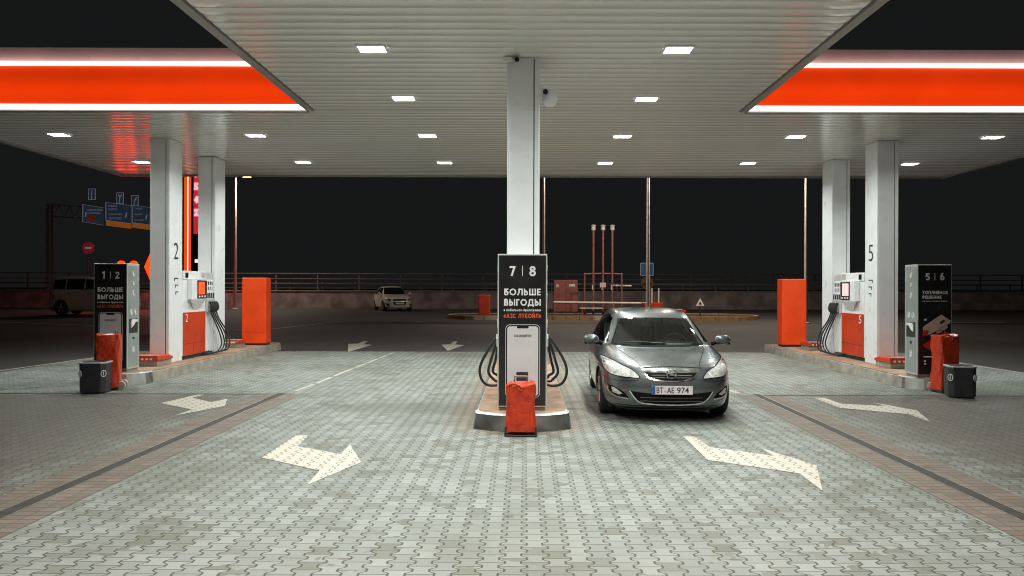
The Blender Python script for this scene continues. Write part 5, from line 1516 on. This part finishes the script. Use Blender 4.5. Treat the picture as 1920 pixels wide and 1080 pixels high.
def road_sign(label, q, texts, orange=None, red=None, arrow=None):
    """q: left x, right x, top and bottom at the left, top and bottom at the right (survey photo)"""
    x0, x1, t0, b0, t1, b1 = q
    t = thing('direction_sign', label, 'road sign', (gx(x0), GY - 0.35, gz(b0)), 0, 'motorway signs on the far gantry')
    Wd = gx(x1) - gx(x0); H0 = gz(t0) - gz(b0); d = gz(t1) - gz(t0)
    P = lambda u, v: (u * Wd, v * H0 + u * d)
    MB().slab([P(0, 0), P(1, 0), P(1, 1), P(0, 1)], 'y', 0, 0.08).build('board', M['navysign'], t)
    rim = MB()
    rim.slab([P(-0.02, 0), P(0.012, 0), P(0.012, 1), P(-0.02, 1)], 'y', -0.012, -0.002)
    for v in (0, 0.985): rim.slab([P(0.012, v), P(1, v), P(1, v + 0.018), P(0.012, v + 0.018)], 'y', -0.012, -0.002)
    rim.build('border', M['signink'], t)
    for (s, u0, u1, v, h) in texts:
        o = lettering(s, (u1 - u0) * Wd, h * H0, ((u0 + u1)/2 * Wd, -0.006, v * H0 + (u0 + u1)/2 * d), '-y', M['signink'], t)
    if orange:
        MB().slab([P(0, -orange), P(1, -orange), P(1, 0), P(0, 0)], 'y', 0.0, 0.06).build('orange_band', M['signorange'], t)
    if red:
        u0, u1, v0, v1 = red
        MB().slab([P(u0, v0), P(u1, v0), P(u1, v1), P(u0, v1)], 'y', -0.012, -0.002).build('red_panel', M['noentry'], t)
    if arrow:
        u, v = arrow
        MB().slab([P(u, v), P(u + 0.04, v), P(u + 0.09, v + 0.28), P(u + 0.04, v + 0.28)], 'y', -0.012, -0.002).build('arrow', M['signink'], t)
    return t
road_sign('blue motorway sign with a small red panel, leftmost on the gantry', (159, 197, 386, 419, 392, 423), [('КАЛИНИНГРАД', 0.22, 0.95, 0.78, 0.11), ('А. КОСМОДЕМ.', 0.22, 0.88, 0.60, 0.11)], red=(0.22, 0.62, 0.08, 0.46), arrow=(0.10, 0.32))
road_sign('blue motorway sign with orange band below, middle of the gantry', (202, 249, 382, 416, 388, 420), [('ГУРЬЕВСК', 0.10, 0.45, 0.84, 0.10), ('ПОЛЕССК', 0.10, 0.45, 0.66, 0.10), ('ЗЕЛЕНОГРАДСК', 0.10, 0.66, 0.40, 0.11), ('СВЕТЛОГОРСК', 0.10, 0.64, 0.18, 0.11)], orange=0.28, arrow=(0.76, 0.30))
road_sign('blue motorway sign with orange band, partly behind column 2', (251, 298, 387, 420, 393, 424), [('ГУСЕВ', 0.08, 0.40, 0.84, 0.10), ('ГДАНЬСК', 0.08, 0.42, 0.52, 0.10), ('БАЛТИЙСК', 0.08, 0.46, 0.20, 0.10)], orange=0.28, arrow=(0.52, 0.28))
def lane_sign(label, px, py, kind):
    t = thing('lane_sign', label, 'road sign', (gx(px), GY - 0.35, gz(py)), 0, 'small lane signs above the gantry boards')
    MB().box(-0.36, 0.36, 0, 0.05, -0.55, 0.55).build('board', M['signink'], t)
    MB().box(-0.31, 0.31, -0.006, -0.001, -0.50, 0.50).build('face', M['navysign'], t)
    a = MB()
    if kind == 'straight': a.slab([(-0.035, -0.45), (0.035, -0.45), (0.035, 0.38), (-0.035, 0.38)], 'y', -0.014, -0.008)
    if kind in ('fork',): a.slab([(-0.03, 0.0), (-0.2, 0.32), (-0.12, 0.38), (0.04, 0.06)], 'y', -0.0165, -0.0145)
    if kind in ('fork', 'right'): a.slab([(-0.10, -0.45), (-0.02, -0.45), (0.01, -0.05), (0.22, 0.30), (0.14, 0.38), (-0.06, 0.02)], 'y', -0.014, -0.008)
    a.build('arrow', M['signink'], t)
    MB().box(-0.03, 0.03, 0.01, 0.04, -1.1, -0.551).build('bracket', M['gantry'], t)
lane_sign('small blue sign with a straight white arrow above the gantry', 175.5, 367, 'straight')
lane_sign('small blue sign with a forked white arrow above the gantry', 228, 374, 'fork')
lane_sign('small blue sign with one bent white arrow above the gantry', 255.5, 379, 'right')

# price pylon between the left columns
PYY = 32.0
t = thing('price_pylon', 'tall glowing price pylon with red digits seen between the left columns', 'price sign', (X(347, PYY), PYY, ground_z(PYY)))
ppx = PYY / 1400
MB().box(-0.05, 10.5*ppx, 0, 0.5, 0, 9.0).build('orange_post', M['pylon_orange'], t)
MB().box(5*ppx - 0.02, 5*ppx + 0.02, -0.02, -0.002, 0.2, 8.8).build('light_line', M['pillarwhite'], t)
MB().box(10.6*ppx, 46*ppx, 0.02, 0.48, 0.3, 9.0).build('board', M['black'], t)
dz = lambda py: 1.75 + (540 - py) * PYY / 1400 - ground_z(PYY)
MB().box(15.5*ppx, 46*ppx, 0.0, 0.019, dz(440), 8.8).build('red_glow', M['digitred'], t)
for (s, py) in (('56.23', 327), ('53.50', 351), ('49.96', 376), ('27.60', 400)):
    lettering(s, 26*ppx, 13*ppx, (30*ppx, -0.012, dz(py)), '-y', M['digit'], t, 'digits', 0.03)
MB().box(18*ppx, 24*ppx, 0.0, 0.019, dz(494), dz(488)).build('lit_mark', M['pillarwhite'], t)

# glowing round topped pillars behind the left sign (vacuum stands)
def pillar(label, px, Y, wd, ptop):
    t = thing('glowing_pillar', label, 'lit pillar', (X(px, Y), Y, ground_z(Y)), 0, 'glowing orange pillars behind the left sign')
    H = 1.75 + (540 - ptop) * Y / 1400 - ground_z(Y)
    h = wd / 2
    prof = [(-h, 0.1), (h, 0.1)] + [(h * math.cos(R(180*k/12)), H - h + h * math.sin(R(180*k/12))) for k in range(13)]
    MB().slab(prof, 'y', 0, 0.16).build('shell', M['pillar'], t)
    MB().box(-h, h, 0.02, 0.14, 0, 0.1).build('foot', M['seam'], t)
    return t
pillar('glowing orange round topped pillar, leftmost behind sign 1 and 2', 226, 44.0, 0.42, 491)
pillar('glowing orange round topped pillar peeking over the right edge of sign 1 and 2', 249.5, 44.0, 0.42, 491)
t = thing('diamond_sign', 'glowing red diamond shaped sign half hidden by column 2', 'lit sign', (X(284, 44.0), 44.0, ground_z(44)))
zc = 1.75 + 38 * 44 / 1400 - ground_z(44)
MB().slab([(-0.44, zc), (0, zc - 1.0), (0.44, zc), (0, zc + 1.0)], 'y', 0, 0.14).build('shell', M['pillar'], t, bevel=0.03)
MB().box(-0.05, 0.05, 0.03, 0.11, 0, zc - 0.8).build('post', M['seam'], t)
